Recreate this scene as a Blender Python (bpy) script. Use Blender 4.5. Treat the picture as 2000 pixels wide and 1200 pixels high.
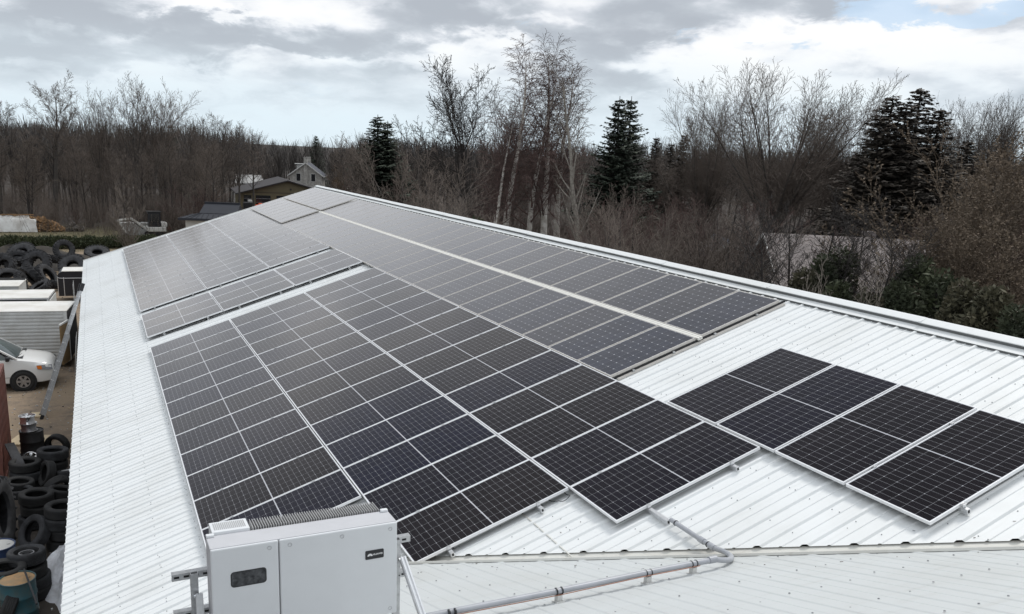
import bpy, math, random
import numpy as np
from mathutils import Matrix, Vector
R_ = math.radians
for o in list(bpy.data.objects): bpy.data.objects.remove(o)
scene = bpy.context.scene
COL = scene.collection

# ------------------------------------------------------------------ camera
CW = np.array([-0.98923537, -22.37204828, 5.04144175])
RW = np.array([[0.90113, -0.43122, 0.04482], [-0.06213, -0.23052, -0.97108], [0.42908, 0.87228, -0.23452]])
def _ortho(m):
    u, s, v = np.linalg.svd(m); return u @ v
RW = _ortho(RW)
F, CX, CY = 1662.0, 1000.0, 705.0
cam = bpy.data.cameras.new("camera"); cam_o = bpy.data.objects.new("camera", cam); COL.objects.link(cam_o)
M = Matrix(((RW[0][0], -RW[1][0], -RW[2][0], CW[0]), (RW[0][1], -RW[1][1], -RW[2][1], CW[1]),
            (RW[0][2], -RW[1][2], -RW[2][2], CW[2]), (0, 0, 0, 1)))
cam_o.matrix_world = M
cam.sensor_fit = 'HORIZONTAL'; cam.sensor_width = 36.0; cam.lens = F / 2000 * 36
cam.shift_x = 0; cam.shift_y = (CY - 600) / 2000.0
cam.clip_start = 0.05; cam.clip_end = 9000
scene.camera = cam_o
def ray(x, y): return RW.T @ np.array([(x - CX) / F, (y - CY) / F, 1.0])
def at(x, y, D): return CW + D * ray(x, y)                       # a point seen at photo pixel x, y at depth D
def atz(x, y, z):
    d = ray(x, y); return CW + (z - CW[2]) / d[2] * d

# ------------------------------------------------------------------ light, sky, exposure
SUN_AZ, SUN_EL = R_(62), R_(56)          # azimuth from +Y towards +X
vs = scene.view_settings
vs.view_transform = 'Standard'; vs.look = 'None'; vs.exposure = 0.1; vs.gamma = 1.0
scene.cycles.use_denoising = True
scene.cycles.max_bounces = 4; scene.cycles.diffuse_bounces = 2; scene.cycles.glossy_bounces = 2
scene.cycles.transmission_bounces = 3; scene.cycles.transparent_max_bounces = 6
sun = bpy.data.lights.new("sun", 'SUN'); sun.energy = 1.7; sun.angle = R_(15); sun.color = (1.0, 0.965, 0.92)
sun_o = bpy.data.objects.new("sun", sun); COL.objects.link(sun_o)
sd = Vector((math.sin(SUN_AZ) * math.cos(SUN_EL), math.cos(SUN_AZ) * math.cos(SUN_EL), math.sin(SUN_EL)))
sun_o.rotation_euler = sd.to_track_quat('Z', 'Y').to_euler()
sun_o.location = (0, 0, 60)

class NT:
    """small helper for writing node trees"""
    def __init__(s, tree): s.t = tree; s.n = tree.nodes; s.l = tree.links
    def new(s, kind, **kw):
        n = s.n.new(kind)
        for k, v in kw.items(): setattr(n, k, v)
        return n
    def set(s, sock, v):
        if isinstance(v, bpy.types.NodeSocket): s.l.new(v, sock)
        elif v is not None:
            try: sock.default_value = v
            except Exception: sock.default_value = (*v, 1.0)
    def math(s, op, a, b=None, c=None, clamp=False):
        n = s.new('ShaderNodeMath', operation=op); n.use_clamp = clamp
        for i, v in enumerate((a, b, c)):
            if v is not None: s.set(n.inputs[i], v)
        return n.outputs[0]
    def vmath(s, op, a, b=None):
        n = s.new('ShaderNodeVectorMath', operation=op)
        s.set(n.inputs[0], a)
        if b is not None: s.set(n.inputs[1], b)
        return n.outputs[0]
    def mix(s, f, a, b, bt='MIX'):
        n = s.new('ShaderNodeMix'); n.data_type = 'RGBA'; n.blend_type = bt
        s.set(n.inputs[0], f); s.set(n.inputs[6], a); s.set(n.inputs[7], b)
        return n.outputs[2]
    def noise(s, vec, scale, detail=4, rough=0.55, dist=0.0, dim='3D', out=0):
        n = s.new('ShaderNodeTexNoise'); n.noise_dimensions = dim
        if vec is not None: s.l.new(vec, n.inputs['Vector'])
        n.inputs['Scale'].default_value = scale; n.inputs['Detail'].default_value = detail
        n.inputs['Roughness'].default_value = rough; n.inputs['Distortion'].default_value = dist
        return n.outputs[out]
    def smooth(s, x, a, b):
        n = s.new('ShaderNodeMapRange'); n.interpolation_type = 'SMOOTHSTEP'
        s.set(n.inputs[0], x); n.inputs[1].default_value = a; n.inputs[2].default_value = b
        return n.outputs[0]
    def ramp(s, x, stops):
        n = s.new('ShaderNodeValToRGB'); s.l.new(x, n.inputs[0])
        e = n.color_ramp.elements
        while len(e) < len(stops): e.new(0.5)
        for el, (p, c) in zip(e, stops): el.position = p; el.color = (*c, 1)
        return n.outputs[0]
    def comb(s, x, y, z):
        n = s.new('ShaderNodeCombineXYZ')
        for i, v in enumerate((x, y, z)): s.set(n.inputs[i], v)
        return n.outputs[0]
    def sep(s, v):
        n = s.new('ShaderNodeSeparateXYZ'); s.l.new(v, n.inputs[0]); return n.outputs

def build_world():
    w = bpy.data.worlds.new("World"); scene.world = w; w.use_nodes = True
    k = NT(w.node_tree); w.node_tree.nodes.clear()
    out = k.new('ShaderNodeOutputWorld'); bg = k.new('ShaderNodeBackground'); k.l.new(bg.outputs[0], out.inputs[0])
    sky = k.new('ShaderNodeTexSky'); sky.sky_type = 'NISHITA'; sky.sun_disc = False
    sky.sun_elevation = SUN_EL; sky.sun_rotation = SUN_AZ; sky.dust_density = 2.0
    tc = k.new('ShaderNodeTexCoord'); d = tc.outputs['Generated']
    x, y, z = k.sep(d)
    az = k.math('ARCTAN2', x, y); el = k.math('ARCSINE', z)
    # cloud layer seen in perspective: direction projected on a high plane
    zz = k.math('ADD', k.math('MAXIMUM', z, 0.0), 0.26)
    p = k.comb(k.math('DIVIDE', x, zz), k.math('DIVIDE', y, zz), 0.0)
    big = k.noise(p, 1.0, 5, 0.5, 0.4)
    mid = k.noise(k.vmath('ADD', p, (7.3, 2.1, 0.4)), 2.6, 7, 0.52, 0.15)
    fine = k.noise(k.vmath('ADD', p, (1.3, 8.1, 2.4)), 6.5, 8, 0.55, 0.1)
    wob = k.noise(k.comb(k.math('MULTIPLY', az, 8.0), k.math('MULTIPLY', el, 19.0), 3.1), 1.9, 6, 0.6, 0.3, out=1)
    wx, wy, wz = k.sep(wob)
    azw = k.math('ADD', az, k.math('MULTIPLY', k.math('SUBTRACT', wx, 0.5), 0.24))
    elw = k.math('ADD', el, k.math('MULTIPLY', k.math('SUBTRACT', wy, 0.5), 0.105))
    def blob(px, py, wpx, hpx):
        r = ray(px, py); r = r / np.linalg.norm(r)
        a0 = math.atan2(r[0], r[1]); e0 = math.asin(r[2])
        g = k.math('ADD', k.math('POWER', k.math('DIVIDE', k.math('SUBTRACT', azw, a0), wpx / F * 0.85), 2.0),
                   k.math('POWER', k.math('DIVIDE', k.math('SUBTRACT', elw, e0), hpx / F * 0.9), 2.0))
        return k.math('EXPONENT', k.math('MULTIPLY', g, -1.0))
    def total(bl):
        s = None
        for b in bl:
            g = k.math('MULTIPLY', blob(*b[:4]), b[4])
            s = g if s is None else k.math('ADD', s, g)
        return s
    dark = total([(330, 45, 420, 40, .9), (620, 85, 160, 18, .75), (60, 60, 260, 60, .55), (900, 40, 220, 40, .65), (385, 108, 70, 14, .55),
                  (760, 135, 110, 18, .5), (1270, 165, 120, 22, .6), (1480, 20, 260, 36, .5), (1250, 60, 150, 40, .35), (1900, 60, 200, 40, .35),
                  (60, 118, 200, 20, .4), (250, 180, 300, 16, .28), (640, 205, 260, 14, .2), (1250, 235, 80, 10, .25), (1830, 120, 120, 25, .3)])
    lite = total([(420, 20, 70, 14, .7), (160, 70, 90, 14, .5), (960, 85, 70, 16, .5), (1560, 60, 80, 18, .5), (700, 110, 130, 26, .55), (860, 95, 60, 20, .5), (540, 120, 100, 22, .3), (1290, 110, 110, 30, .6), (1700, 75, 130, 32, .65),
                  (1640, 170, 120, 40, .55), (1900, 110, 110, 40, .5), (1060, 40, 60, 16, .4), (1420, 110, 80, 30, .4), (200, 140, 200, 14, .25),
                  (1330, 150, 90, 24, .4), (80, 10, 200, 16, .3), (560, 30, 60, 10, .2)])
    blue = total([(1765, 22, 150, 30, 1.2), (1960, 20, 70, 18, .7), (1530, 92, 50, 12, .6), (1340, 80, 60, 12, .5), (1020, 60, 50, 10, .4), (1600, 215, 220, 30, .3), (700, 190, 420, 20, .25), (1280, 240, 100, 16, .3)])
    pw = k.vmath('ADD', p, k.vmath('SCALE', k.noise(p, 5.0, 4, 0.6, 0.0, out=1))); pw.node.inputs[1].links[0].from_node.inputs['Scale'].default_value = 0.16
    vo = k.new('ShaderNodeTexVoronoi'); vo.feature = 'SMOOTH_F1'; vo.inputs['Scale'].default_value = 2.3; vo.inputs['Smoothness'].default_value = 0.7; k.l.new(pw, vo.inputs['Vector'])
    vo2 = k.new('ShaderNodeTexVoronoi'); vo2.feature = 'SMOOTH_F1'; vo2.inputs['Scale'].default_value = 6.0; vo2.inputs['Smoothness'].default_value = 0.6; k.l.new(pw, vo2.inputs['Vector'])
    puff = k.math('ADD', k.math('MULTIPLY', k.math('SUBTRACT', vo.outputs['Distance'], 0.42), 1.35), k.math('MULTIPLY', k.math('SUBTRACT', vo2.outputs['Distance'], 0.42), 0.8))
    tex = k.math('ADD', k.math('ADD', k.math('MULTIPLY', k.math('SUBTRACT', mid, 0.5), 1.5), k.math('MULTIPLY', k.math('SUBTRACT', fine, 0.5), 0.9)), puff)
    g0 = k.math('MULTIPLY', k.math('SUBTRACT', big, 0.46), 1.1)
    up = k.smooth(el, R_(1.5), R_(7.0))
    hi = k.smooth(el, R_(14), R_(30))
    val = k.math('SUBTRACT', k.math('ADD', k.math('MULTIPLY', k.math('ADD', tex, k.math('MULTIPLY', g0, hi)), k.math('ADD', k.math('MULTIPLY', up, 0.75), 0.25)), k.math('MULTIPLY', dark, 0.55)), k.math('MULTIPLY', lite, 0.75))
    grey = k.smooth(val, -0.40, 0.72)
    cloud = k.ramp(grey, [(0.0, (9.5, 9.55, 9.6)), (0.25, (8.4, 8.65, 9.0)), (0.5, (6.75, 7.1, 7.65)), (0.75, (5.3, 5.75, 6.3)), (1.0, (4.4, 4.8, 5.35))])
    veil = k.mix(k.smooth(k.math('ADD', el, k.math('MULTIPLY', k.math('SUBTRACT', mid, 0.5), 0.06)), R_(0.5), R_(8.5)), (7.1, 8.35, 9.05, 1), cloud)
    veil = k.mix(k.math('MULTIPLY', grey, 0.45), veil, cloud)
    skyc = k.vmath('MULTIPLY', sky.outputs[0], (1.0, 1.0, 1.0))
    skyb = k.mix(0.6, skyc, (5.2, 7.2, 9.6, 1))
    gap = k.math('MULTIPLY', k.smooth(k.math('SUBTRACT', k.math('ADD', blue, k.math('MULTIPLY', k.math('SUBTRACT', 0.40, big), k.math('MULTIPLY', hi, 4.0))), k.math('MULTIPLY', k.math('SUBTRACT', fine, 0.5), 0.9)), 0.22, 0.75), 0.8)
    colr = k.mix(gap, veil, skyb)
    zen = k.math('ADD', k.math('SUBTRACT', 1.0, k.math('MULTIPLY', k.math('MULTIPLY', k.smooth(el, R_(14), R_(27)), k.smooth(y, -0.2, 0.35)), 0.42)), k.math('MULTIPLY', k.smooth(el, R_(50), R_(66)), 1.05))
    colr = k.vmath('SCALE', colr); colr.node.inputs['Scale'].default_value = 1.0
    k.l.new(zen, colr.node.inputs['Scale'])
    k.l.new(colr, bg.inputs[0]); bg.inputs[1].default_value = 0.1
build_world()

# ------------------------------------------------------------------ mesh helpers
def tag(o, label=None, cat=None, group=None, kind=None):
    if label: o['label'] = label
    if cat: o['category'] = cat
    if group: o['group'] = group
    if kind: o['kind'] = kind
    return o
def empty(name, loc=(0, 0, 0), rot=(0, 0, 0), label=None, cat=None, group=None):
    o = bpy.data.objects.new(name, None); COL.objects.link(o)
    o.location = loc; o.rotation_euler = rot; o.empty_display_size = 0.2
    return tag(o, label, cat, group)
class MB:
    def __init__(s): s.v = []; s.f = []; s.m = []
    def add(s, vs, fs, mi=0):
        b = len(s.v); s.v += [tuple(map(float, p)) for p in vs]
        s.f += [tuple(b + i for i in f) for f in fs]; s.m += [mi] * len(fs); return s
    def quad(s, a, b, c, d, mi=0): return s.add([a, b, c, d], [(0, 1, 2, 3)], mi)
    def box(s, c, sz, rot=None, mi=0):
        h = np.array(sz) / 2.0
        P = np.array([[sx * h[0], sy * h[1], sz_ * h[2]] for sz_ in (-1, 1) for sy in (-1, 1) for sx in (-1, 1)])
        if rot is not None: P = P @ np.array(Matrix(rot).to_3x3() if not isinstance(rot, np.ndarray) else rot).T
        P = P + np.array(c)
        return s.add(P, [(0, 2, 3, 1), (4, 5, 7, 6), (0, 1, 5, 4), (2, 6, 7, 3), (0, 4, 6, 2), (1, 3, 7, 5)], mi)
    def box2(s, lo, hi, mi=0):
        lo = np.array(lo); hi = np.array(hi); return s.box((lo + hi) / 2, hi - lo, None, mi)
    def bar(s, a, b, w, h, up=(0, 0, 1), mi=0):
        a = np.array(a, float); b = np.array(b, float); d = b - a; L = np.linalg.norm(d); d /= L
        u = np.array(up, float); r = np.cross(d, u)
        if np.linalg.norm(r) < 1e-5: r = np.cross(d, (1, 0, 0))
        r /= np.linalg.norm(r); u = np.cross(r, d)
        return s.box((a + b) / 2, (w, L, h), np.c_[r, d, u], mi)
    def tube(s, pts, rad, n=8, mi=0, caps=True):
        pts = np.array(pts, float); k = len(pts); rad = np.broadcast_to(np.array(rad, float), (k,))
        T = np.gradient(pts, axis=0); T /= np.linalg.norm(T, axis=1)[:, None] + 1e-12
        ref = np.array([0, 0, 1.0]) if abs(T[0][2]) < 0.9 else np.array([1.0, 0, 0])
        a = np.arange(n) * 2 * math.pi / n; V = []
        r = np.cross(T[0], ref); r /= np.linalg.norm(r)
        for i in range(k):
            r = r - T[i] * (r @ T[i]); r /= np.linalg.norm(r) + 1e-12; q = np.cross(T[i], r)
            V.append(pts[i] + rad[i] * (np.cos(a)[:, None] * r + np.sin(a)[:, None] * q))
        V = np.vstack(V); Fs = []
        for i in range(k - 1):
            for j in range(n):
                Fs.append((i * n + j, i * n + (j + 1) % n, (i + 1) * n + (j + 1) % n, (i + 1) * n + j))
        if caps: Fs.append(tuple(range(n))[::-1]); Fs.append(tuple((k - 1) * n + j for j in range(n)))
        return s.add(V, Fs, mi)
    def lathe(s, prof, n=32, mi=0, mat=None, closed=False):
        """prof: (r, z) turned about z"""
        V = []; k = len(prof)
        for j in range(n):
            a = 2 * math.pi * j / n
            for (r, z) in prof: V.append((r * math.cos(a), r * math.sin(a), z))
        V = np.array(V)
        if mat is not None: V = V @ np.array(mat)[:3, :3].T + np.array(mat)[:3, 3]
        Fs = []
        for j in range(n):
            for i in range(k if closed else k - 1):
                i2 = (i + 1) % k; j2 = (j + 1) % n
                Fs.append((j * k + i, j2 * k + i, j2 * k + i2, j * k + i2))
        return s.add(V, Fs, mi)
    def prism(s, poly, a, b, mi=0):
        """poly: 3d points; extruded by b - a vector"""
        P = np.array(poly, float); ext = np.array(b, float) - np.array(a, float); n = len(P)
        Fs = [tuple(range(n))[::-1], tuple(range(n, 2 * n))] + [(i, (i + 1) % n, n + (i + 1) % n, n + i) for i in range(n)]
        return s.add(np.vstack([P, P + ext]), Fs, mi)
    def build(s, name, mats, parent=None, smooth=None, bevel=0, loc=None, rot=None):
        me = bpy.data.meshes.new(name); me.from_pydata(s.v, [], s.f)
        if not isinstance(mats, (list, tuple)): mats = [mats]
        for m in mats: me.materials.append(m)
        if len(mats) > 1: me.polygons.foreach_set('material_index', s.m)
        if smooth:
            me.polygons.foreach_set('use_smooth', [True] * len(s.f)); me.update()
            me.set_sharp_from_angle(angle=R_(smooth))
        me.update()
        o = bpy.data.objects.new(name, me); COL.objects.link(o)
        if parent: o.parent = parent
        if loc is not None: o.location = loc
        if rot is not None: o.rotation_euler = rot
        if bevel:
            b = o.modifiers.new('bevel', 'BEVEL'); b.width = bevel; b.segments = 2; b.limit_method = 'ANGLE'; b.angle_limit = R_(40)
        return o
def copy_tree(o, parent=None):
    c = o.copy(); COL.objects.link(c)
    if parent: c.parent = parent
    for ch in list(o.children): copy_tree(ch, c)
    return c
def text_mesh(name, body, size, mat, parent, loc, rot, ext=0.001, bold=False):
    cu = bpy.data.curves.new(name, 'FONT'); cu.body = body; cu.size = size; cu.extrude = ext
    cu.align_x = 'CENTER'; cu.align_y = 'CENTER'
    if bold: cu.offset = size * 0.02
    t = bpy.data.objects.new(name, cu); COL.objects.link(t)
    me = bpy.data.meshes.new_from_object(t.evaluated_get(bpy.context.evaluated_depsgraph_get()))
    bpy.data.objects.remove(t); me.name = name; me.materials.clear(); me.materials.append(mat)
    o = bpy.data.objects.new(name, me); COL.objects.link(o); o.parent = parent; o.location = loc; o.rotation_euler = rot
    return o

# ------------------------------------------------------------------ materials
def mat(name, col, rough=0.6, metal=0.0, noise=0.0, nscale=8.0, col2=None, bump=0.0, bscale=30.0, spec=None, coat=0.0, coords='Object', rnd=0.0, detail=6):
    m = bpy.data.materials.new(name); m.use_nodes = True; k = NT(m.node_tree)
    b = m.node_tree.nodes['Principled BSDF']
    b.inputs['Roughness'].default_value = rough; b.inputs['Metallic'].default_value = metal
    if spec is not None: b.inputs['Specular IOR Level'].default_value = spec
    if coat: b.inputs['Coat Weight'].default_value = coat; b.inputs['Coat Roughness'].default_value = 0.08
    c = (*col, 1)
    tc = k.new('ShaderNodeTexCoord')
    if noise or col2:
        n = k.noise(tc.outputs[coords], nscale, detail, 0.6, 0.2)
        c2 = (*(col2 or [max(0, q * (1 - noise)) for q in col]), 1)
        cs = k.mix(k.smooth(n, 0.32, 0.68), c, c2)
    else: cs = k.mix(0.0, c, c)
    if rnd:
        oi = k.new('ShaderNodeObjectInfo')
        f = k.math('ADD', 1.0 - rnd, k.math('MULTIPLY', oi.outputs['Random'], 2 * rnd))
        v = k.vmath('SCALE', cs); k.l.new(f, v.node.inputs['Scale']); cs = v
    k.l.new(cs, b.inputs['Base Color'])
    if bump:
        nb = k.noise(tc.outputs[coords], bscale, 5, 0.6)
        bp = k.new('ShaderNodeBump'); bp.inputs['Strength'].default_value = bump; bp.inputs['Distance'].default_value = 0.05
        k.l.new(nb, bp.inputs['Height']); k.l.new(bp.outputs[0], b.inputs['Normal'])
    return m

def roof_material(name, col, dirt, amount):
    m = bpy.data.materials.new(name); m.use_nodes = True; k = NT(m.node_tree); b = m.node_tree.nodes['Principled BSDF']
    tc = k.new('ShaderNodeTexCoord'); o = tc.outputs['Object']
    n1 = k.noise(o, 0.7, 6, 0.6, 0.4)
    st = k.vmath('MULTIPLY', o, (0.9, 9.0, 0.9)); n2 = k.noise(st, 1.2, 6, 0.62, 0.1)
    n3 = k.noise(o, 26.0, 5, 0.7)
    f = k.math('ADD', k.math('MULTIPLY', k.smooth(n1, 0.42, 0.75), 0.5), k.math('MULTIPLY', k.smooth(n2, 0.5, 0.8), 0.5))
    f = k.math('ADD', f, k.math('MULTIPLY', k.smooth(n3, 0.62, 0.8), 0.35))
    cs = k.mix(k.math('MULTIPLY', f, amount, clamp=True), (*col, 1), (*dirt, 1))
    k.l.new(cs, b.inputs['Base Color']); b.inputs['Roughness'].default_value = 0.42
    k.l.new(k.math('ADD', 0.36, k.math('MULTIPLY', n1, 0.2)), b.inputs['Roughness'])
    return m

def cell_material(name, kind):
    """silicon cells under glass; local x along the panel's length, y across it"""
    m = bpy.data.materials.new(name); m.use_nodes = True; k = NT(m.node_tree); b = m.node_tree.nodes['Principled BSDF']
    tc = k.new('ShaderNodeTexCoord'); x, y, z = k.sep(tc.outputs['Object'])
    oi = k.new('ShaderNodeObjectInfo'); rnd = oi.outputs['Random']
    if kind == 'half':
        L, Wd, na, nb, mg, cw = 2.0, 1.006, 12, 6, 0.017, 0.007
        ax = k.math('SUBTRACT', k.math('ABSOLUTE', k.math('SUBTRACT', x, L / 2)), cw)
        pa = (L / 2 - cw - mg) / na
    else:
        L, Wd, na, nb, mg, cw = 1.6, 0.975, 10, 6, 0.022, 0.0
        ax = k.math('SUBTRACT', x, mg); pa = (L - 2 * mg) / na
    pb = (Wd - 2 * mg) / nb
    ay = k.math('SUBTRACT', y, mg)
    ta = k.math('DIVIDE', ax, pa); tb = k.math('DIVIDE', ay, pb)
    def edge(t, p):      # metres to the nearest cell border
        fr = k.math('FRACT', t); return k.math('MULTIPLY', k.math('MINIMUM', fr, k.math('SUBTRACT', 1.0, fr)), p)
    da, db = edge(ta, pa), edge(tb, pb)
    if kind == 'half': da2 = edge(k.math('DIVIDE', ta, 2.0), pa * 2)
    lw = 0.0010 if kind == 'half' else 0.0009
    la = k.math('SUBTRACT', 1.0, k.smooth(da, lw * 0.7, lw * 1.3)); lb = k.math('SUBTRACT', 1.0, k.smooth(db, lw * 0.7, lw * 1.3))
    line = k.math('MAXIMUM', la, lb)
    dia = k.math('SUBTRACT', 1.0, k.smooth(k.math('ADD', da2 if kind == 'half' else da, db), 0.006 if kind == 'half' else 0.0125, 0.009 if kind == 'half' else 0.0155))
    outx = k.math('MAXIMUM', k.math('LESS_THAN', ax, 0.0), k.math('GREATER_THAN', ax, pa * na))
    outy = k.math('MAXIMUM', k.math('LESS_THAN', ay, 0.0), k.math('GREATER_THAN', ay, pb * nb))
    white = k.math('MAXIMUM', k.math('MAXIMUM', k.math('MULTIPLY', line, 0.75 if kind == 'half' else 0.5), dia), k.math('MAXIMUM', outx, outy))
    bb = edge(k.math('MULTIPLY', tb, 9.0 if kind == 'half' else 3.0), pb / (9.0 if kind == 'half' else 3.0))
    bus = k.math('MULTIPLY', k.math('SUBTRACT', 1.0, k.smooth(bb, 0.0004, 0.0010)), 0.45)
    cellid = k.comb(k.math('FLOOR', ta), k.math('FLOOR', tb), k.math('MULTIPLY', rnd, 91.0))
    wn = k.new('ShaderNodeTexWhiteNoise'); wn.noise_dimensions = '3D'; k.l.new(cellid, wn.inputs['Vector'])
    cv = k.math('ADD', 0.85, k.math('MULTIPLY', wn.outputs['Value'], 0.3))
    if kind == 'half':
        c = k.mix(rnd, (0.0022, 0.0036, 0.0155, 1), (0.0085, 0.0070, 0.0088, 1))
    else:
        c = k.mix(rnd, (0.022, 0.026, 0.042, 1), (0.034, 0.034, 0.042, 1))
    v = k.vmath('SCALE', c); k.l.new(cv, v.node.inputs['Scale'])
    c = k.mix(bus, v, (0.085, 0.085, 0.095, 1)); c = k.mix(white, c, (0.46, 0.47, 0.50, 1))
    dn = k.noise(tc.outputs['Object'], 3.0, 6, 0.65, 0.3)
    c = k.mix(k.math('MULTIPLY', k.smooth(dn, 0.45, 0.8), 0.005 if kind == 'half' else 0.04), c, (0.42, 0.38, 0.33, 1))
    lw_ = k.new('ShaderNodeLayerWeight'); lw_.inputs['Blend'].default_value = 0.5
    film = k.math('MULTIPLY', k.math('POWER', lw_.outputs['Facing'], 7.0), 1.5, clamp=True)      # dust film with grazing sheen put into the colour, paler at flatter views
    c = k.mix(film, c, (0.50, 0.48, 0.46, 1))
    k.l.new(c, b.inputs['Base Color'])
    # anti-reflective glass over the cells: almost no reflection seen from above, strong at a grazing angle
    b.inputs['Specular IOR Level'].default_value = 0.0; b.inputs['Roughness'].default_value = 0.6
    f0, ex = (0.012, 6.6) if kind == 'half' else (0.032, 5.2)
    fac = k.math('ADD', f0, k.math('MULTIPLY', 1.0 - f0, k.math('POWER', lw_.outputs['Facing'], ex)))
    gl = k.new('ShaderNodeBsdfGlossy'); gl.inputs['Color'].default_value = (0.985, 0.98, 0.985, 1)
    k.l.new(k.math('ADD', 0.05 if kind == 'half' else 0.16, k.math('MULTIPLY', dn, 0.12)), gl.inputs['Roughness'])
    mx = k.new('ShaderNodeMixShader'); k.l.new(fac, mx.inputs[0]); k.l.new(b.outputs[0], mx.inputs[1]); k.l.new(gl.outputs[0], mx.inputs[2])
    k.l.new(mx.outputs[0], m.node_tree.nodes['Material Output'].inputs['Surface'])
    return m

def wood_mix(name, a, c, rough=0.9, scale=6.0): return mat(name, a, rough, col2=c, nscale=scale, rnd=0.22)

MT = {}
MT['roof'] = roof_material('white_ribbed_metal', (0.755, 0.775, 0.775), (0.49, 0.495, 0.465), 0.5)
MT['wing'] = roof_material('weathered_white_metal', (0.57, 0.595, 0.595), (0.42, 0.42, 0.385), 0.6)
MT['flash'] = roof_material('flashing_metal', (0.66, 0.66, 0.62), (0.40, 0.37, 0.32), 0.8)
MT['screw'] = mat('screw_grey', (0.30, 0.31, 0.32), 0.45, 0.4)
MT['dark'] = mat('dark_gap', (0.02, 0.02, 0.022), 0.9, noise=0.3)
MT['closure'] = mat('vent_shadow_grey', (0.15, 0.155, 0.155), 0.8, noise=0.15)
MT['litter'] = mat('dead_leaf', (0.10, 0.075, 0.05), 0.9, noise=0.3)
MT['wall'] = mat('wall_metal', (0.55, 0.56, 0.55), 0.55, noise=0.15, nscale=3)
MT['alu'] = mat('aluminium', (0.74, 0.75, 0.76), 0.32, 0.65, noise=0.08, nscale=40)
MT['frame'] = mat('panel_frame_aluminium', (0.86, 0.87, 0.885), 0.4, 0.05, noise=0.05, nscale=20)
MT['bronze'] = mat('old_panel_frame', (0.60, 0.575, 0.54), 0.45, 0.15, noise=0.12, nscale=12)
MT['cream'] = mat('cream_strip', (0.78, 0.77, 0.72), 0.5, noise=0.08, nscale=6)
MT['galv'] = mat('galvanised_steel', (0.56, 0.57, 0.58), 0.36, 0.75, noise=0.25, nscale=25)
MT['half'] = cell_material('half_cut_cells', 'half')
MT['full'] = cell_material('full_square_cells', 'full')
MT['back'] = mat('backsheet', (0.35, 0.35, 0.36), 0.7, noise=0.1)
MT['case'] = mat('inverter_paint', (0.70, 0.72, 0.735), 0.42, noise=0.03, nscale=5, bump=0.03, bscale=400)
MT['casetop'] = mat('inverter_case_grey', (0.53, 0.535, 0.555), 0.45, noise=0.05, nscale=6)
MT['black'] = mat('black_plastic', (0.016, 0.017, 0.02), 0.35, noise=0.2, nscale=20)
MT['glass'] = mat('dark_screen', (0.02, 0.021, 0.024), 0.12, col2=(0.10, 0.105, 0.11), nscale=26, spec=0.6)
MT['white'] = mat('white_print', (0.8, 0.8, 0.8), 0.5, noise=0.02)
MT['fin'] = mat('heat_sink', (0.50, 0.50, 0.50), 0.5, 0.5, noise=0.1)
MT['pvc'] = mat('grey_pvc', (0.39, 0.405, 0.435), 0.38, noise=0.12, nscale=9)
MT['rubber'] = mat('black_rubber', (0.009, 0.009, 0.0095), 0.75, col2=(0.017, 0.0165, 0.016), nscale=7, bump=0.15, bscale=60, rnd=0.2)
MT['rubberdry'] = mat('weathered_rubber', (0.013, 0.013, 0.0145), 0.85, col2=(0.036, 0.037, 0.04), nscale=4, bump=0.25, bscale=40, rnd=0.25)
MT['steel'] = mat('rim_steel', (0.42, 0.42, 0.43), 0.4, 0.8, noise=0.3, nscale=14)
MT['chrome'] = mat('polished_alloy', (0.82, 0.82, 0.83), 0.18, 0.9, noise=0.05)
MT['darksteel'] = mat('dark_steel_rim', (0.05, 0.05, 0.052), 0.5, 0.5, noise=0.3)
MT['rust'] = mat('rusty_lid', (0.42, 0.25, 0.12), 0.85, col2=(0.27, 0.20, 0.12), nscale=7, bump=0.1)
MT['teal'] = mat('teal_drum_paint', (0.022, 0.085, 0.105), 0.45, col2=(0.045, 0.075, 0.075), nscale=6)
MT['blue'] = mat('blue_drum_paint', (0.02, 0.042, 0.115), 0.45, col2=(0.03, 0.045, 0.09), nscale=6)
MT['blackdrum'] = mat('black_drum_paint', (0.012, 0.012, 0.013), 0.55, col2=(0.022, 0.021, 0.02), nscale=6)
MT['maroon'] = mat('container_paint', (0.17, 0.062, 0.045), 0.6, col2=(0.125, 0.05, 0.04), nscale=2.5, bump=0.05)
MT['vanpaint'] = mat('white_car_paint', (0.72, 0.72, 0.70), 0.28, noise=0.03, nscale=3, coat=0.7)
MT['carglass'] = mat('tinted_car_glass', (0.035, 0.05, 0.05), 0.06, col2=(0.06, 0.085, 0.085), nscale=2.2, spec=0.8)
MT['lamp'] = mat('headlight_glass', (0.25, 0.26, 0.28), 0.1, noise=0.3, nscale=20, spec=0.8)
MT['amber'] = mat('amber_lens', (0.75, 0.20, 0.03), 0.2, noise=0.1)
MT['trailer'] = mat('trailer_white', (0.60, 0.61, 0.60), 0.45, col2=(0.50, 0.50, 0.48), nscale=2.0)
MT['trroof'] = mat('trailer_roof_white', (0.74, 0.73, 0.70), 0.5, col2=(0.62, 0.60, 0.55), nscale=1.5)
MT['trblack'] = mat('trailer_black', (0.014, 0.015, 0.02), 0.3, col2=(0.02, 0.021, 0.027), nscale=1.0)
MT['ply'] = mat('plywood', (0.26, 0.17, 0.08), 0.8, col2=(0.20, 0.13, 0.065), nscale=4)
MT['board'] = mat('pale_board', (0.50, 0.40, 0.26), 0.8, noise=0.15, nscale=5)
MT['tarpw'] = mat('white_tarp', (0.62, 0.62, 0.60), 0.6, col2=(0.42, 0.40, 0.37), nscale=1.6, bump=0.5, bscale=3)
MT['snow'] = mat('old_snow', (0.70, 0.71, 0.74), 0.7, col2=(0.50, 0.50, 0.51), nscale=5, bump=0.5, bscale=8)
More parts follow.
